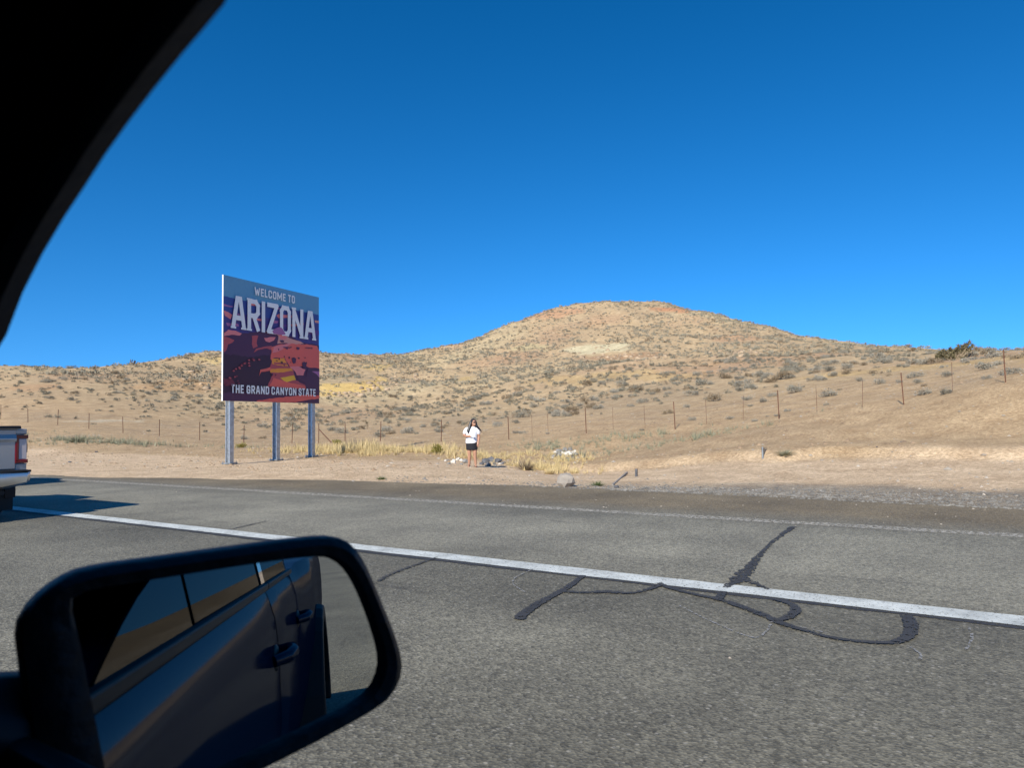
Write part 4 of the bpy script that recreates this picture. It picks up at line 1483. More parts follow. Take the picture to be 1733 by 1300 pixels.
    for vv in (.12, .5, .88):
        c = P(.5, vv, -TH - .005)
        MB().box(c - front * .010, (wd * .94, .02, .1), Matrix((ex, front, ez)).transposed()).build("rail", M["galvdark"], root)
    return root


build_sign()


# ------------------------------------------------------------------ the standing person
def sphere_pts(c, r, nu=12, nv=8):
    v, f = [], []
    c = Vector(c)
    rx, ry, rz = r if isinstance(r, (tuple, list)) else (r, r, r)
    for i in range(nv + 1):
        th = math.pi * i / nv
        for j in range(nu):
            ph = 2 * math.pi * j / nu
            v.append(c + Vector((rx * math.sin(th) * math.cos(ph), ry * math.sin(th) * math.sin(ph), rz * math.cos(th))))
    for i in range(nv):
        for j in range(nu):
            f.append((i * nu + j, (i + 1) * nu + j, (i + 1) * nu + (j + 1) % nu, i * nu + (j + 1) % nu))
    return v, f


def limb(mb, pts, rad, n=12):
    mb.tube(pts, rad, n)
    for p, r in zip(pts, rad):
        mb.add(*sphere_pts(p, r, n, 8))


def oval_loft(mb, rows, n=20):
    """rows: (cx, cy, z, rx, ry)"""
    mb.loft([[(cx + rx * math.cos(2 * math.pi * k / n), cy + ry * math.sin(2 * math.pi * k / n), z) for k in range(n)] for cx, cy, z, rx, ry in rows])


def remesh(o, vox, it=6):
    m = o.modifiers.new("skin", 'REMESH')
    m.mode = 'VOXEL'
    m.voxel_size = vox
    m.use_smooth_shade = True
    s = o.modifiers.new("soft", 'SMOOTH')
    s.factor = .5
    s.iterations = it


def build_person():
    g = ground(799, 790.5)
    g.z = hgt(g.x, g.y)
    rot = Matrix.Rotation(math.atan2(CR.y, CR.x), 4, 'Z')
    MX = Matrix.Translation(g) @ rot
    root = empty("person", g, "person in white shirt and black shorts standing by the rocks", "person")

    def put(mb, name, mat, vox=None, it=5, parent=None, smooth=True):
        mb.xf(MX)
        o = mb.build(name, mat, parent or root, smooth=smooth)
        if vox:
            remesh(o, vox, it)
        return o

    # local axes: x to the picture's right, y away from the camera, z up
    b = MB()
    oval_loft(b, [(0, .0, .62, .17, .13), (0, 0, .80, .185, .14), (.005, 0, .98, .165, .12), (.01, 0, 1.15, .175, .12), (.015, 0, 1.27, .165, .10), (.03, 0, 1.33, .09, .075)])
    limb(b, [(-.085, 0, .72), (-.085, -.01, .45), (-.098, .015, .09)], [.105, .066, .042])
    limb(b, [(.09, 0, .72), (.10, -.02, .45), (.12, .0, .09)], [.105, .066, .042])
    limb(b, [(-.085, -.005, .34), (-.09, .02, .27)], [.058, .055])
    limb(b, [(.105, -.005, .34), (.112, .015, .27)], [.058, .055])
    for fx, s in ((-.098, -1), (.12, 1)):   # feet with toes
        limb(b, [(fx, .05, .05), (fx + .01 * s, -.05, .045), (fx + .02 * s, -.13, .025)], [.036, .036, .026])
        for k in range(4):
            limb(b, [(fx + .02 * s + (k - 1.5) * .018, -.13, .022), (fx + .02 * s + (k - 1.5) * .020, -.165 + .008 * abs(k - 1), .018)], [.012, .010], 6)
    # picture-left arm, bent, holding the phone in front of the belly
    limb(b, [(-.165, 0, 1.25), (-.255, -.01, 1.06), (-.17, -.14, 1.03), (-.07, -.19, 1.03)], [.052, .048, .042, .03])
    for k in range(4):
        limb(b, [(-.065, -.185, 1.055 - .018 * k), (-.02, -.222, 1.060 - .018 * k), (.012, -.205, 1.056 - .018 * k)], [.0095, .0085, .0075], 6)
    limb(b, [(-.085, -.185, 1.05), (-.05, -.20, 1.085), (-.02, -.205, 1.09)], [.012, .010, .008], 6)
    # picture-right arm hanging with a slack hand
    limb(b, [(.185, 0, 1.245), (.245, .015, 1.01), (.215, -.03, .80), (.212, -.035, .75)], [.052, .046, .032, .036])
    for k in range(4):
        limb(b, [(.235 - .016 * k, -.035, .735), (.236 - .017 * k, -.05, .69), (.228 - .015 * k, -.042, .66 + .006 * abs(k - 1))], [.0095, .0085, .0075], 6)
    limb(b, [(.188, -.05, .765), (.175, -.065, .73), (.18, -.07, .70)], [.012, .010, .008], 6)
    # neck and head, turned to the picture's right
    limb(b, [(.035, 0, 1.30), (.055, -.01, 1.38)], [.058, .052])
    hc = Vector((.075, -.02, 1.475))
    b.add(*sphere_pts(hc, (.078, .088, .108), 16, 12))
    b.add(*sphere_pts(hc + Vector((.022, -.045, -.055)), (.052, .05, .055), 12, 8))
    fd = Vector((.55, -.83, 0)).normalized()      # where the face looks
    sd = Vector((.83, .55, 0)).normalized()
    limb(b, [hc + fd * .08 + Vector((0, 0, .01)), hc + fd * .102 + Vector((0, 0, -.022))], [.010, .014], 6)
    for s in (-1, 1):
        b.add(*sphere_pts(hc + sd * (.08 * s) - fd * .005 + Vector((0, 0, -.01)), (.014, .02, .03), 8, 6))
    body = put(b, "body", M["skin"], .011, 4)
    # lips and eyes
    mb = MB()
    limb(mb, [hc + fd * .083 - sd * .022 + Vector((0, 0, -.055)), hc + fd * .092 + Vector((0, 0, -.054)), hc + fd * .083 + sd * .022 + Vector((0, 0, -.055))], [.005, .008, .005], 6)
    put(mb, "mouth", pm("lips", (.28, .07, .06), .5))
    # sunglasses
    mb = MB()
    for s in (-1, 1):
        c = hc + fd * .087 + sd * (.034 * s) + Vector((0, 0, .018))
        mb.add(*sphere_pts(c, .026, 10, 6))
        mb.tube([c + sd * (.022 * s), hc + sd * (.086 * s) + Vector((0, 0, .022))], .005, 5)
    put(mb, "sunglasses", M["glassdark"])
    # long black hair over both shoulders, blown to the picture's right
    h = MB()
    h.add(*sphere_pts(hc - fd * .026 + Vector((-.006, .014, .030)), (.100, .104, .114), 16, 10))
    rr = random.Random(2)
    for k in range(16):
        a = k / 15
        st = hc + sd * (.075 * math.cos(math.pi * a) * -1) - fd * (.075 * math.sin(math.pi * a)) + Vector((0, 0, .05))
        end = st + Vector((-.03 + .02 * rr.random(), .05 - .02 * a, -.30 + rr.uniform(-.06, .03)))
        limb(h, [st, st.lerp(end, .5) + Vector((0, .02, 0)), end], [.036, .036, .02], 8)
    for k in range(5):   # front lock on the picture's left
        st = hc + Vector((-.075 - .008 * k, -.03, .03))
        limb(h, [st, Vector((-.045 - .012 * k, -.105, 1.33)), Vector((-.085 - .012 * k, -.15, 1.20)), Vector((-.095 - .006 * k, -.155, 1.11 + .01 * k))], [.032, .03, .024, .010], 8)
    for k in range(5):   # wind-blown lock on the picture's right
        st = hc + Vector((.075, .0, .0))
        limb(h, [st, Vector((.145 + .008 * k, -.03, 1.37)), Vector((.21 + .02 * k, -.05 + .01 * k, 1.285 - .012 * k)), Vector((.27 + .02 * k, -.06, 1.235 - .02 * k))], [.035, .034, .022, .008], 8)
    put(h, "hair", M["hair"], .012, 3)
    # loose shirt with short sleeves
    t = MB()
    oval_loft(t, [(-.012, 0, .79, .192, .155), (-.010, 0, .83, .200, .162), (-.004, -.004, .95, .190, .155), (.006, -.01, 1.08, .186, .152), (.014, -.006, 1.18, .186, .14), (.018, 0, 1.265, .168, .112), (.03, 0, 1.325, .10, .08), (.04, 0, 1.35, .066, .062)])
    limb(t, [(-.15, 0, 1.265), (-.200, 0, 1.215), (-.232, -.006, 1.150)], [.070, .072, .066])
    limb(t, [(.18, 0, 1.255), (.208, .004, 1.205), (.226, .008, 1.135)], [.070, .072, .066])
    put(t, "shirt", M["shirt"], .011, 4)
    s = MB()
    oval_loft(s, [(.002, 0, .565, .186, .135), (.002, 0, .60, .194, .142), (.0, 0, .72, .198, .150), (0, 0, .84, .192, .148), (0, 0, .88, .18, .14)], 24)
    put(s, "shorts", M["shorts"], .012, 2)
    for fx, sg in ((-.098, -1), (.12, 1)):
        f = MB()
        oval = [(fx + .012 * sg + .043 * math.cos(a), -.05 + .125 * math.sin(a), z) for z in (.0, .014) for a in [2 * math.pi * k / 16 for k in range(16)]]
        f.loft([oval[:16], oval[16:]])
        f.tube([(fx - .035, -.06, .014), (fx + .012 * sg, -.065, .088), (fx + .055, -.06, .014)], .009, 6)
        f.tube([(fx - .04, .02, .02), (fx, .0, .105), (fx + .04, .02, .02)], .008, 6)
        put(f, "sandal", M["sandal"])
    # phone in the hand is a thing of its own
    ph = MB().box((.045, -.232, 1.035), (.125, .012, .078), Matrix.Rotation(.45, 3, 'Y') @ Matrix.Rotation(-.2, 3, 'Z'))
    ph.xf(MX)
    o = ph.build("phone", M["phone"], bevel=.004)
    tag(o, "white phone held in front of the standing person's shirt", "phone")


build_person()


# ------------------------------------------------------------------ vehicles
def wheel(root, c, rad, w, side, M4):
    ty, ri = MB(), MB()
    prof = [(-w / 2, rad * .62), (-w / 2, rad * .88), (-w * .42, rad * .97), (-w * .3, rad), (w * .3, rad), (w * .42, rad * .97), (w / 2, rad * .88), (w / 2, rad * .62)]
    n = 32
    ty.loft([[(c[0] + o, c[1] + r * math.cos(2 * math.pi * k / n), c[2] + r * math.sin(2 * math.pi * k / n)) for k in range(n)] for o, r in prof], cap=False)
    s = w / 2 * side
    ri.loft([[(c[0] + s * q, c[1] + rad * r * math.cos(2 * math.pi * k / n), c[2] + rad * r * math.sin(2 * math.pi * k / n)) for k in range(n)] for q, r in ((-.9, .62), (.55, .62), (.62, .56), (.45, .54))], cap=True)
    for k in range(6):
        a = 2 * math.pi * k / 6
        ri.tube([(c[0] + s * .62, c[1], c[2]), (c[0] + s * .62, c[1] + rad * .55 * math.cos(a), c[2] + rad * .55 * math.sin(a))], [rad * .13, rad * .08], 6)
    e = ty.xf(M4).build("wheel", M["rubber"], root, smooth=True)
    ri.xf(M4).build("rim", M["rim"], e, smooth=True)


def section(y, hw, zb, zt, top=.93, bot=.9, mid=.5):
    zm = zb + (zt - zb) * mid
    h = [(hw * bot, zb), (hw * .985, zb + (zt - zb) * .16), (hw, zm), (hw * .985, zt - (zt - zb) * .12), (hw * top, zt)]
    return [(x, y, z) for x, z in h] + [(-x, y, z) for x, z in reversed(h)]


def build_pickup():
    """silver pickup ahead; local origin at the middle of the rear bumper on the ground, y forward"""
    loc = Vector((4.50, 13.05, 0))
    root = empty("pickup_truck", loc, "silver pickup truck with chrome bumper stopped ahead on the road", "pickup truck")
    M4 = Matrix.Translation(loc)
    hw = 1.02
    put = lambda mb, n, m, p=None, **k: mb.xf(M4).build(n, m, p or root, **k)
    bd = MB()
    bd.loft([section(y, w, zb, zt, tp) for y, w, zb, zt, tp in ((.16, hw, .62, 1.49, .985), (.5, hw, .56, 1.49, .985), (2.25, hw, .52, 1.48, .985))])
    put(bd, "bed", M["silver"], bevel=.02)
    cb = MB()
    cb.loft([section(y, w, zb, zt, tp) for y, w, zb, zt, tp in ((2.29, hw, .50, 1.42, .96), (4.35, hw, .50, 1.40, .96), (4.8, hw, .50, 1.33, .93), (5.5, hw * .98, .52, 1.25, .9), (5.85, hw * .92, .58, 1.12, .88))])
    body = put(cb, "body", M["silver"], bevel=.03)
    gh = MB()
    gh.loft([[(a * w, y, z) for a in (-1, 1) for z in ()] or [(-w1, y, 1.40), (w1, y, 1.40), (w2, y2, 1.88), (w2 * .9, y2, 1.94), (-w2 * .9, y2, 1.94), (-w2, y2, 1.88)] for y, y2, w1, w2 in ((2.3, 2.45, .96, .80), (3.2, 3.2, .97, .82), (4.45, 3.75, .95, .78))])
    put(gh, "cab", M["silver"], body, bevel=.03)
    for s in (-1, 1):
        g = MB()
        g.add([(s * .968, 2.55, 1.45), (s * .972, 3.25, 1.45), (s * .86, 3.22, 1.82), (s * .85, 2.62, 1.82)], [(0, 1, 2, 3)])
        g.add([(s * .974, 3.32, 1.45), (s * .962, 4.15, 1.45), (s * .84, 3.72, 1.82), (s * .862, 3.30, 1.82)], [(0, 1, 2, 3)])
        put(g, "side_window", M["glassdark"], body)
        mr = MB().box((s * 1.16, 4.0, 1.45), (.22, .1, .24))
        put(mr, "side_mirror", M["black"], body, bevel=.03)
        for yh in (3.45, 2.65):
            put(MB().box((s * 1.022, yh, 1.15), (.03, .2, .035)), "door_handle", M["chrome"], body)
    put(MB().add([(-.78, 2.30, 1.47), (.78, 2.30, 1.47), (.68, 2.428, 1.84), (-.68, 2.428, 1.84)], [(0, 1, 2, 3)]), "rear_window", M["glassdark"], body)
    # black cover over the bed with a lip over the tailgate
    put(MB().box((0, 1.22, 1.515), (1.92, 2.08, .05)), "bed_cover", M["black"], bevel=.015)
    # tailgate
    tg = MB()
    tg.box((0, .13, 1.155), (1.70, .07, .66))
    t = put(tg, "tailgate", M["silver"], bevel=.018, seg=3)
    tg2 = MB()
    tg2.add([(-.85, .094, 1.40), (.85, .094, 1.40), (.85, .07, 1.32), (-.85, .07, 1.32), (.85, .085, 1.28), (-.85, .085, 1.28)], [(0, 1, 2, 3), (3, 2, 4, 5)])
    put(tg2, "tailgate_crease", M["silver"], t)
    put(MB().box((0, .09, 1.505), (1.80, .12, .03)), "spoiler", M["black"], t, bevel=.01)
    put(MB().box((0, .088, 1.27), (.34, .03, .09)), "tailgate_handle", M["black"], t, bevel=.01)
    for s in (-1, 1):
        # tall lamp wrapped round the corner: red bracket with a pale middle
        lm = MB()
        lm.box((s * .935, .135, 1.355), (.19, .10, .065))
        lm.box((s * .866, .135, 1.15), (.052, .10, .40))
        lm.box((s * .935, .135, .955), (.19, .10, .06))
        lo = put(lm, "tail_light", M["redlens"], bevel=.012)
        put(MB().box((s * .952, .138, 1.155), (.12, .085, .335)), "clear_lens", M["clearlens"], lo, bevel=.01)
        put(MB().box((s * 1.022, .17, 1.17), (.035, .07, .14)), "side_marker", M["amber"], lo, bevel=.008)
        # bumper corner under the lamp
        put(MB().box((s * .935, .15, .855), (.17, .08, .125)), "bed_corner", M["silver"], bevel=.015)
        put(MB().box((s * .935, .155, 1.44), (.175, .07, .09)), "bed_corner", M["silver"], bevel=.015)
    bp = MB()
    rows = [(-.085, .79), (-.115, .77), (-.128, .72), (-.122, .64), (-.09, .57), (.02, .52)]
    xs = [-1.06, -1.04, -.95, -.6, -.3, 0, .3, .6, .95, 1.04, 1.06]
    vs = []
    for x in xs:
        e = abs(x)
        sw = .26 if e > 1.05 else (.14 if e > 1.0 else (.03 if e > .9 else 0))
        lift = (.05 if e > .9 else 0) + (.02 if e > 1.0 else 0)
        for dy, z in rows:
            vs.append((x, dy + sw, z + (lift if z < .7 else 0)))
    m_ = len(rows)
    bp.add(vs, [(i * m_ + j, (i + 1) * m_ + j, (i + 1) * m_ + j + 1, i * m_ + j + 1) for i in range(len(xs) - 1) for j in range(m_ - 1)])
    bo = put(bp, "rear_bumper", M["chrome"], smooth=True)
    put(MB().box((0, .02, .80), (2.02, .22, .035)), "step_pad", M["black"], bo, bevel=.01)
    put(MB().box((0, -.118, .69), (.32, .02, .12)), "number_plate", M["sheet"], bo)
    put(MB().box((0, .0, .47), (.09, .3, .09)).box((0, -.05, .50), (.8, .07, .07)), "tow_hitch", M["black"])
    for s in (-1, 1):
        put(MB().tube([(s * .62, -.02, .47), (s * .62, .6, .47)], .04, 10), "exhaust_pipe", M["black"])
        wheel(root, (s * .86, 1.12, .41), .41, .28, s, M4)
        wheel(root, (s * .84, 4.95, .41), .41, .28, s, M4)
        for yc in (1.12, 4.95):
            ar = MB()
            n = 14
            r_ = []
            for k in range(n + 1):
                a = math.pi * (k / n * 1.12 - .06)
                ca, sa = math.cos(a), math.sin(a)
                r_.append([(s * (hw - .12), yc + .44 * ca, .43 + .44 * sa), (s * (hw + .045), yc + .45 * ca, .43 + .45 * sa), (s * (hw + .045), yc + .52 * ca, .43 + .52 * sa), (s * (hw - .12), yc + .54 * ca, .43 + .54 * sa)])
            ar.loft(r_)
            put(ar, "wheel_arch", M["black"])
    put(MB().box((0, 2.7, .50), (1.5, 4.6, .2)), "underbody", M["black"])
    for s in (-1, 1):
        put(MB().box((s * .86, .62, .34), (.34, .02, .42)), "mud_flap", M["rubber"])
    for s in (-1, 1):
        put(MB().box((s * .72, 5.83, .98), (.36, .08, .16)), "headlight", M["clearlens"], bevel=.02)
    put(MB().box((0, 5.88, .88), (.95, .05, .36)), "grille", M["chrome"], bevel=.02)


build_pickup()


def build_sedan():
    loc = Vector((7.95, 21.3, 0))
    root = empty("sedan", loc, "charcoal sedan parked on the shoulder ahead, hidden behind the silver pickup", "car")
    M4 = Matrix.Translation(loc)
    put = lambda mb, n, m, p=None, **k: mb.xf(M4).build(n, m, p or root, **k)
    hw = .9
    bd = MB()
    bd.loft([section(y, w, zb, zt, tp) for y, w, zb, zt, tp in ((0, hw * .86, .42, .88, .9), (.12, hw * .95, .3, .98, .9), (.7, hw, .22, 1.0, .9), (1.6, hw, .2, .96, .92), (3.2, hw, .2, .94, .92), (4.0, hw * .98, .22, .86, .9), (4.55, hw * .92, .28, .74, .88), (4.7, hw * .8, .36, .62, .85))])
    body = put(bd, "body", M["charcoal"], bevel=.03)
    gh = MB()
    gh.loft([[(-w1, y, .93), (w1, y, .93), (w2, y2, z2 - .05), (w2 * .86, y2, z2), (-w2 * .86, y2, z2), (-w2, y2, z2 - .05)] for y, y2, w1, w2, z2 in ((.55, 1.15, .76, .62, 1.40), (1.7, 1.75, .8, .66, 1.46), (2.5, 2.3, .8, .65, 1.45), (3.35, 2.65, .78, .6, 1.38))])
    put(gh, "cabin", M["glassdark"], body, bevel=.02)
    put(MB().loft([[(-w * .98, y, z), (w * .98, y, z), (w * .9, y, z + .025), (-w * .9, y, z + .025)] for y, w, z in ((1.05, .58, 1.37), (1.75, .64, 1.445), (2.3, .63, 1.435), (2.7, .56, 1.365))]), "roof", M["charcoal"], body)
    for s in (-1, 1):
        put(MB().box((s * .66, .05, .82), (.3, .12, .12)), "tail_light", M["redlens"], bevel=.02)
        put(MB().box((s * .62, 4.62, .66), (.3, .12, .1)), "headlight", M["clearlens"], bevel=.02)
        wheel(root, (s * .78, .95, .32), .32, .2, s, M4)
        wheel(root, (s * .78, 3.75, .32), .32, .2, s, M4)
    put(MB().box((0, .0, .40), (1.5, .12, .2)), "rear_bumper", M["charcoal"], bevel=.04)


build_sedan()


# ------------------------------------------------------------------ the vehicle the picture is taken from
def side_x(z):
    """outer surface of the right side at height z"""
    return float(np.interp(z, [.42, .55, .80, 1.00, 1.10, 1.16, 1.21, 1.75, 1.83], [.215, .262, .285, .288, .280, .265, .245, .140, .10]))


def build_own():
    root = empty("blue_pickup", (-.80, 0, 0), "dark blue pickup we sit in: window pillar, mirror and doors seen in the mirror", "pickup truck")
    XC = -.80                                  # middle of the vehicle
    zs = [.42, .50, .62, .80, .95, 1.06, 1.12, 1.16, 1.20]

    def ring(y, dx=0.0, top=1.20, squeeze=1.0):
        h = [((side_x(z) + dx - XC) * squeeze, .42 + (z - .42) * (top - .42) / .78) for z in zs]
        return [(XC + a, y, z) for a, z in h] + [(XC - a, y, z) for a, z in reversed(h)]

    bd = MB()
    bd.loft([ring(y, dx, tp, sq) for y, dx, tp, sq in ((-5.6, 0, 1.22, .97), (-5.45, 0, 1.24, 1), (-3.7, .01, 1.24, 1), (-3.5, .045, 1.24, 1), (-2.75, .045, 1.24, 1), (-2.5, .01, 1.23, 1), (-2.25, 0, 1.20, 1), (.98, 0, 1.20, 1), (1.1, 0, 1.22, 1), (1.9, -.02, 1.18, 1), (2.5, -.05, 1.10, .96), (2.65, -.12, .98, .9))])
    body = bd.build("body", M["bluepaint"], root, smooth=True)

    def door(y0, y1, name, hy):
        mb = MB()
        zz_ = [.50, .56, .66, .80, .92, 1.0, 1.06, 1.10, 1.14, 1.175, 1.20]
        yy_ = np.linspace(y0, y1, 9)
        P_ = [[(side_x(z) + .010 - (.008 if (i in (0, 8) or j in (0, len(zz_) - 1)) else 0), y, z) for j, z in enumerate(zz_)] for i, y in enumerate(yy_)]
        m_ = len(zz_)
        mb.add([p for r in P_ for p in r], [(i * m_ + j, (i + 1) * m_ + j, (i + 1) * m_ + j + 1, i * m_ + j + 1) for i in range(8) for j in range(m_ - 1)])
        d = mb.build(name, M["bluepaint"], root, smooth=True)
        # pull handle standing off a dark cup
        hb = MB()
        hz = 1.015
        X = side_x(hz) + .012
        hb.tube([(X, hy - .11, hz), (X + .035, hy - .085, hz + .004), (X + .045, hy, hz + .006), (X + .035, hy + .085, hz + .004), (X, hy + .11, hz)], [.016, .018, .018, .018, .016], 10)
        hb.build("handle", M["bluepaint"], d, smooth=True)
        cup = MB()
        cup.add(*sphere_pts((X - .004, hy + .01, hz - .005), (.010, .075, .036), 14, 8))
        cup.build("handle_cup", M["black"], d, smooth=True)
        MB().box((side_x(1.19) + .004, (y0 + y1) / 2, 1.205), (.02, abs(y1 - y0), .022)).build("window_seal", M["black"], d, bevel=.004)
        return d

    door(-1.17, .96, "door", -1.02)
    door(-2.2, -1.19, "door", -2.02)
    # window opening of the front door: curve taken where the sight lines cross the window plane
    def wp(px, py):
        v = ray(px, py)
        t = .20 / (v.x + .20 * v.z)  # window plane leans in towards the roof
        return v.y * t, 1.45 + v.z * t

    inner = [(.94, 1.20), (.80, 1.31), (.64, 1.415)] + [wp(*p) for p in ((-90, 690), (-22, 574), (5, 500), (38, 432), (75, 367), (107, 317), (144, 257), (184, 199), (226, 142), (274, 80), (312, 34), (344, -6))]
    yl, zl = inner[-1]
    for k in range(1, 7):
        t = k / 6
        inner.append((yl + (-.07 - yl) * t, zl + (1.735 - zl) * (1 - (1 - t) ** 2)))
    n_ = len(inner)
    outer = []
    opts = [(1.10, 1.20), (.98, 1.45), (.86, 1.68), (.78, 1.77), (.5, 1.80), (.2, 1.80), (-.07, 1.80)]
    cum = np.cumsum([0] + [math.dist(opts[i], opts[i + 1]) for i in range(len(opts) - 1)])
    ci = np.cumsum([0] + [math.dist(inner[i], inner[i + 1]) for i in range(n_ - 1)])
    for k in range(n_):
        s_ = ci[k] / ci[-1] * cum[-1]
        outer.append((float(np.interp(s_, cum, [a for a, _ in opts])), float(np.interp(s_, cum, [b for _, b in opts]))))
    wx = lambda z: .20 - .20 * (z - 1.45)
    mb = MB()
    rows = []
    for (a, b), (c, d) in zip(inner, outer):
        rows.append([(wx(b), a, b), (wx(b) + .012, a + .004, b + .004), (wx(d) + .02, c, d), (wx(d) - .05, c, d), (wx(b) - .008, a + .003, b + .004)])
    mb.loft(rows)
    mb.build("window_pillar", M["trim"], root, smooth=True)
    # rear part of the right side: pillar, tinted windows, pillar
    def sheet(y0, y1, z0, z1, off, name, mat, skew=0.0):
        m2 = MB()
        vs = []
        for o_ in (off, off - .012):
            vs += [(wx(z0) + o_, y0, z0), (wx(z0) + o_, y1, z0), (wx(z1) + o_, y1 + skew, z1), (wx(z1) + o_, y0, z1)]
        m2.add(vs, [(0, 1, 2, 3), (7, 6, 5, 4), (0, 4, 5, 1), (1, 5, 6, 2), (2, 6, 7, 3), (3, 7, 4, 0)])
        return m2.build(name, mat, root)

    sheet(-.07, -2.27, 1.19, 1.80, -.012, "window_frame", M["black"], .12)
    sheet(-.12, -1.10, 1.215, 1.72, .0, "door_window", M["ownglass"])
    sheet(-1.26, -2.08, 1.215, 1.70, .0, "rear_window", M["ownglass"], .1)
    sheet(-1.13, -1.22, 1.20, 1.78, .004, "window_divider", M["charcoal"])
    # front glass, wound most of the way down: its edge slopes like the pillar
    fw_ = MB()
    edge_ = [(.60, 1.15), (.50, 1.185), (.40, 1.225), (.29, 1.262), (.20, 1.288), (.12, 1.306), (.02, 1.322), (-.075, 1.332)]
    vs_ = []
    for a_, b_ in edge_:
        vs_ += [(wx(b_) + .004, a_, b_), (wx(b_), a_, b_), (wx(1.12), a_, 1.12), (wx(1.12) + .004, a_, 1.12)]
    fw_.add(vs_, [(4 * i + j, 4 * i + (j + 1) % 4, 4 * i + 4 + (j + 1) % 4, 4 * i + 4 + j) for i in range(len(edge_) - 1) for j in range(4)])
    fw_.build("front_window", M["ownglass"], root)
    # roof, far side, back and windscreen close the cabin
    def quad(a, b, c, d, name, mat):
        return MB().add([a, b, c, d], [(0, 1, 2, 3)]).build(name, mat, root)

    XL = XC - (wx(1.80) - XC)
    quad((wx(1.84) + .01, .80, 1.802), (XL, .80, 1.802), (XL, -2.2, 1.802), (wx(1.84) + .01, -2.2, 1.802), "roof", M["bluepaint"])
    quad((wx(1.80) - .04, .80, 1.77), (XL, .80, 1.77), (XL, -2.2, 1.77), (wx(1.80) - .04, -2.2, 1.77), "headliner", M["trim"])
    quad((wx(1.83), .79, 1.80), (XL, .79, 1.80), (2 * XC - .22, 1.12, 1.20), (.22, 1.12, 1.20), "windscreen", M["glassdark"])
    quad((wx(1.80), -2.19, 1.80), (XL, -2.19, 1.80), (2 * XC - .24, -2.28, 1.19), (.24, -2.28, 1.19), "back_window", M["glassdark"])
    quad((XL, .80, 1.80), (XL, -2.2, 1.80), (2 * XC - .24, -2.28, 1.19), (2 * XC - .24, 1.12, 1.19), "driver_window", M["glassdark"])
    for s in (-1, 1):
        for yc in (-3.1, 1.75):
            cx = XC + s * (side_x(.8) - XC)
            wheel(root, (XC + s * .93, yc, .41), .41, .28, s, Matrix.Identity(4))
            ar, r_ = MB(), []
            for k in range(17):
                a = math.pi * (k / 16 * 1.1 - .05)
                ca, sa = math.cos(a), math.sin(a)
                r_.append([(cx - s * .08, yc + .45 * ca, .43 + .45 * sa), (cx + s * .085, yc + .455 * ca, .43 + .455 * sa), (cx + s * .085, yc + .53 * ca, .43 + .53 * sa), (cx - s * .08, yc + .57 * ca, .43 + .57 * sa)])
            ar.loft(r_)
            ar.build("wheel_arch", M["black"], root, bevel=.01)
    MB().box((XC, -1.4, .46), (1.7, 7.4, .12)).build("underbody", M["black"], root)

    # the door mirror
    nrm = -(ray(583, 905).normalized() + Vector((0, 1, 0))).normalized()
    C0 = at(370, 1110, .62)

    def mp(px, py):
        v = ray(px, py)
        return CAM + v * ((C0 - CAM).dot(nrm) / v.dot(nrm))

    def outline(pts, n=96):
        P_ = [mp(*p) for p in pts]
        # closed smooth curve, evenly resampled
        Q = []
        m_ = len(P_)
        for i in range(m_):
            p0, p1, p2, p3 = P_[i - 1], P_[i], P_[(i + 1) % m_], P_[(i + 2) % m_]
            for k in range(10):
                t = k / 10
                Q.append(0.5 * ((2 * p1) + (p2 - p0) * t + (2 * p0 - 5 * p1 + 4 * p2 - p3) * t * t + (3 * p1 - p0 - 3 * p2 + p3) * t ** 3))
        return Q

    def by_angle(Q, cen, n=96):
        e1 = nrm.cross(Vector((0, 0, 1))).normalized()
        e2 = e1.cross(nrm).normalized()
        an = np.array([math.atan2((q - cen).dot(e2), (q - cen).dot(e1)) for q in Q])
        rd = np.array([(q - cen).length for q in Q])
        o_ = np.argsort(an)
        an, rd = an[o_], rd[o_]
        out = []
        for k in range(n):
            a = -math.pi + 2 * math.pi * k / n
            r_ = float(np.interp(a, np.concatenate([an - 2 * math.pi, an, an + 2 * math.pi]), np.concatenate([rd, rd, rd])))
            out.append(cen + (e1 * math.cos(a) + e2 * math.sin(a)) * r_)
        return out

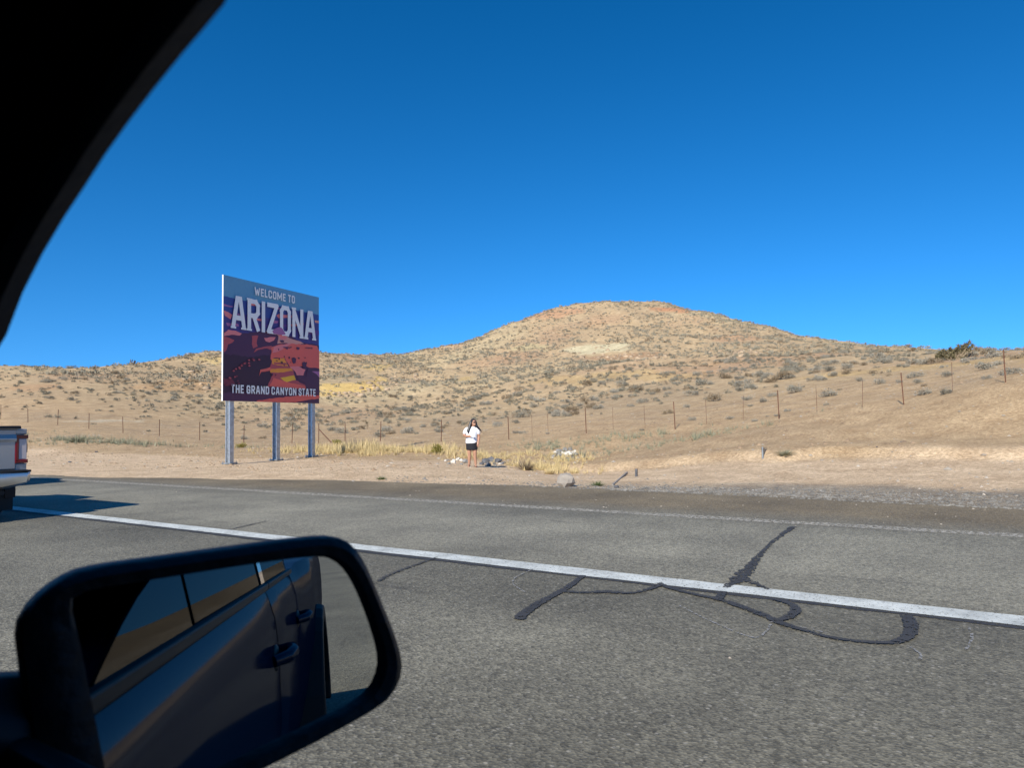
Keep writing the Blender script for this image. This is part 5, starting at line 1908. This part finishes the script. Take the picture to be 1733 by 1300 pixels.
    hout = outline([(26, 1062), (60, 1014), (118, 974), (178, 958), (300, 941), (430, 923), (520, 911), (566, 908), (598, 918), (622, 950), (650, 1015), (676, 1080), (687, 1122), (684, 1152), (664, 1186), (634, 1208), (560, 1250), (470, 1297), (360, 1350), (240, 1390), (130, 1400), (70, 1360), (45, 1240), (30, 1130)])
    gout = outline([(122, 1024), (142, 1004), (200, 992), (300, 976), (420, 957), (510, 945), (556, 944), (586, 958), (610, 992), (634, 1050), (650, 1104), (651, 1138), (636, 1172), (604, 1198), (540, 1232), (450, 1276), (380, 1310), (290, 1345), (210, 1355), (184, 1320), (160, 1210), (138, 1100)])
    cen = mp(380, 1130)
    HO, GO = by_angle(hout, cen), by_angle(gout, cen)
    sc = lambda ring_, k, off: [cen + (p - cen) * k - nrm * off for p in ring_]
    mirror = MB()
    mixr = lambda t, off: [g.lerp(h, t) - nrm * off for g, h in zip(GO, HO)]
    back = Vector((.02, .05, -.01))
    mirror.loft([sc(GO, 1.005, .020), sc(GO, 1.0, .004), mixr(.10, .0), mixr(.55, -.002), mixr(.88, .004), mixr(.97, .012), mixr(1.0, .026), [p + back * .3 for p in sc(HO, .985, .055)], [p + back * .6 for p in sc(HO, .90, .095)], [p + back for p in sc(HO, .70, .125)], [p + back for p in sc(HO, .40, .14)]])
    ho = mirror.build("side_mirror", pm("mirror_housing_plastic", (.008, .008, .0085), .5, spec=.18, var=.35, scale=40, bump=.25), root, smooth=True)
    gl = MB().add([p - nrm * .012 for p in GO], [tuple(range(len(GO)))])
    gl.build("mirror_glass", M["mirror"], ho)
    # painted cap over the top of the housing
    cap = MB()
    top_ids = [k for k in range(96) if HO[k].z > cen.z + .045]
    # arm to the door
    arm = MB()
    a0, a1 = mp(110, 1262) - nrm * .06, mp(-40, 1222) - nrm * .03
    a2 = Vector((side_x(1.15) - .02, a1.y + .05, 1.13))
    arm.tube([a0, a1, a2], [.045, .042, .06], 12)
    arm.build("mirror_arm", M["black"], ho, smooth=True)


build_own()
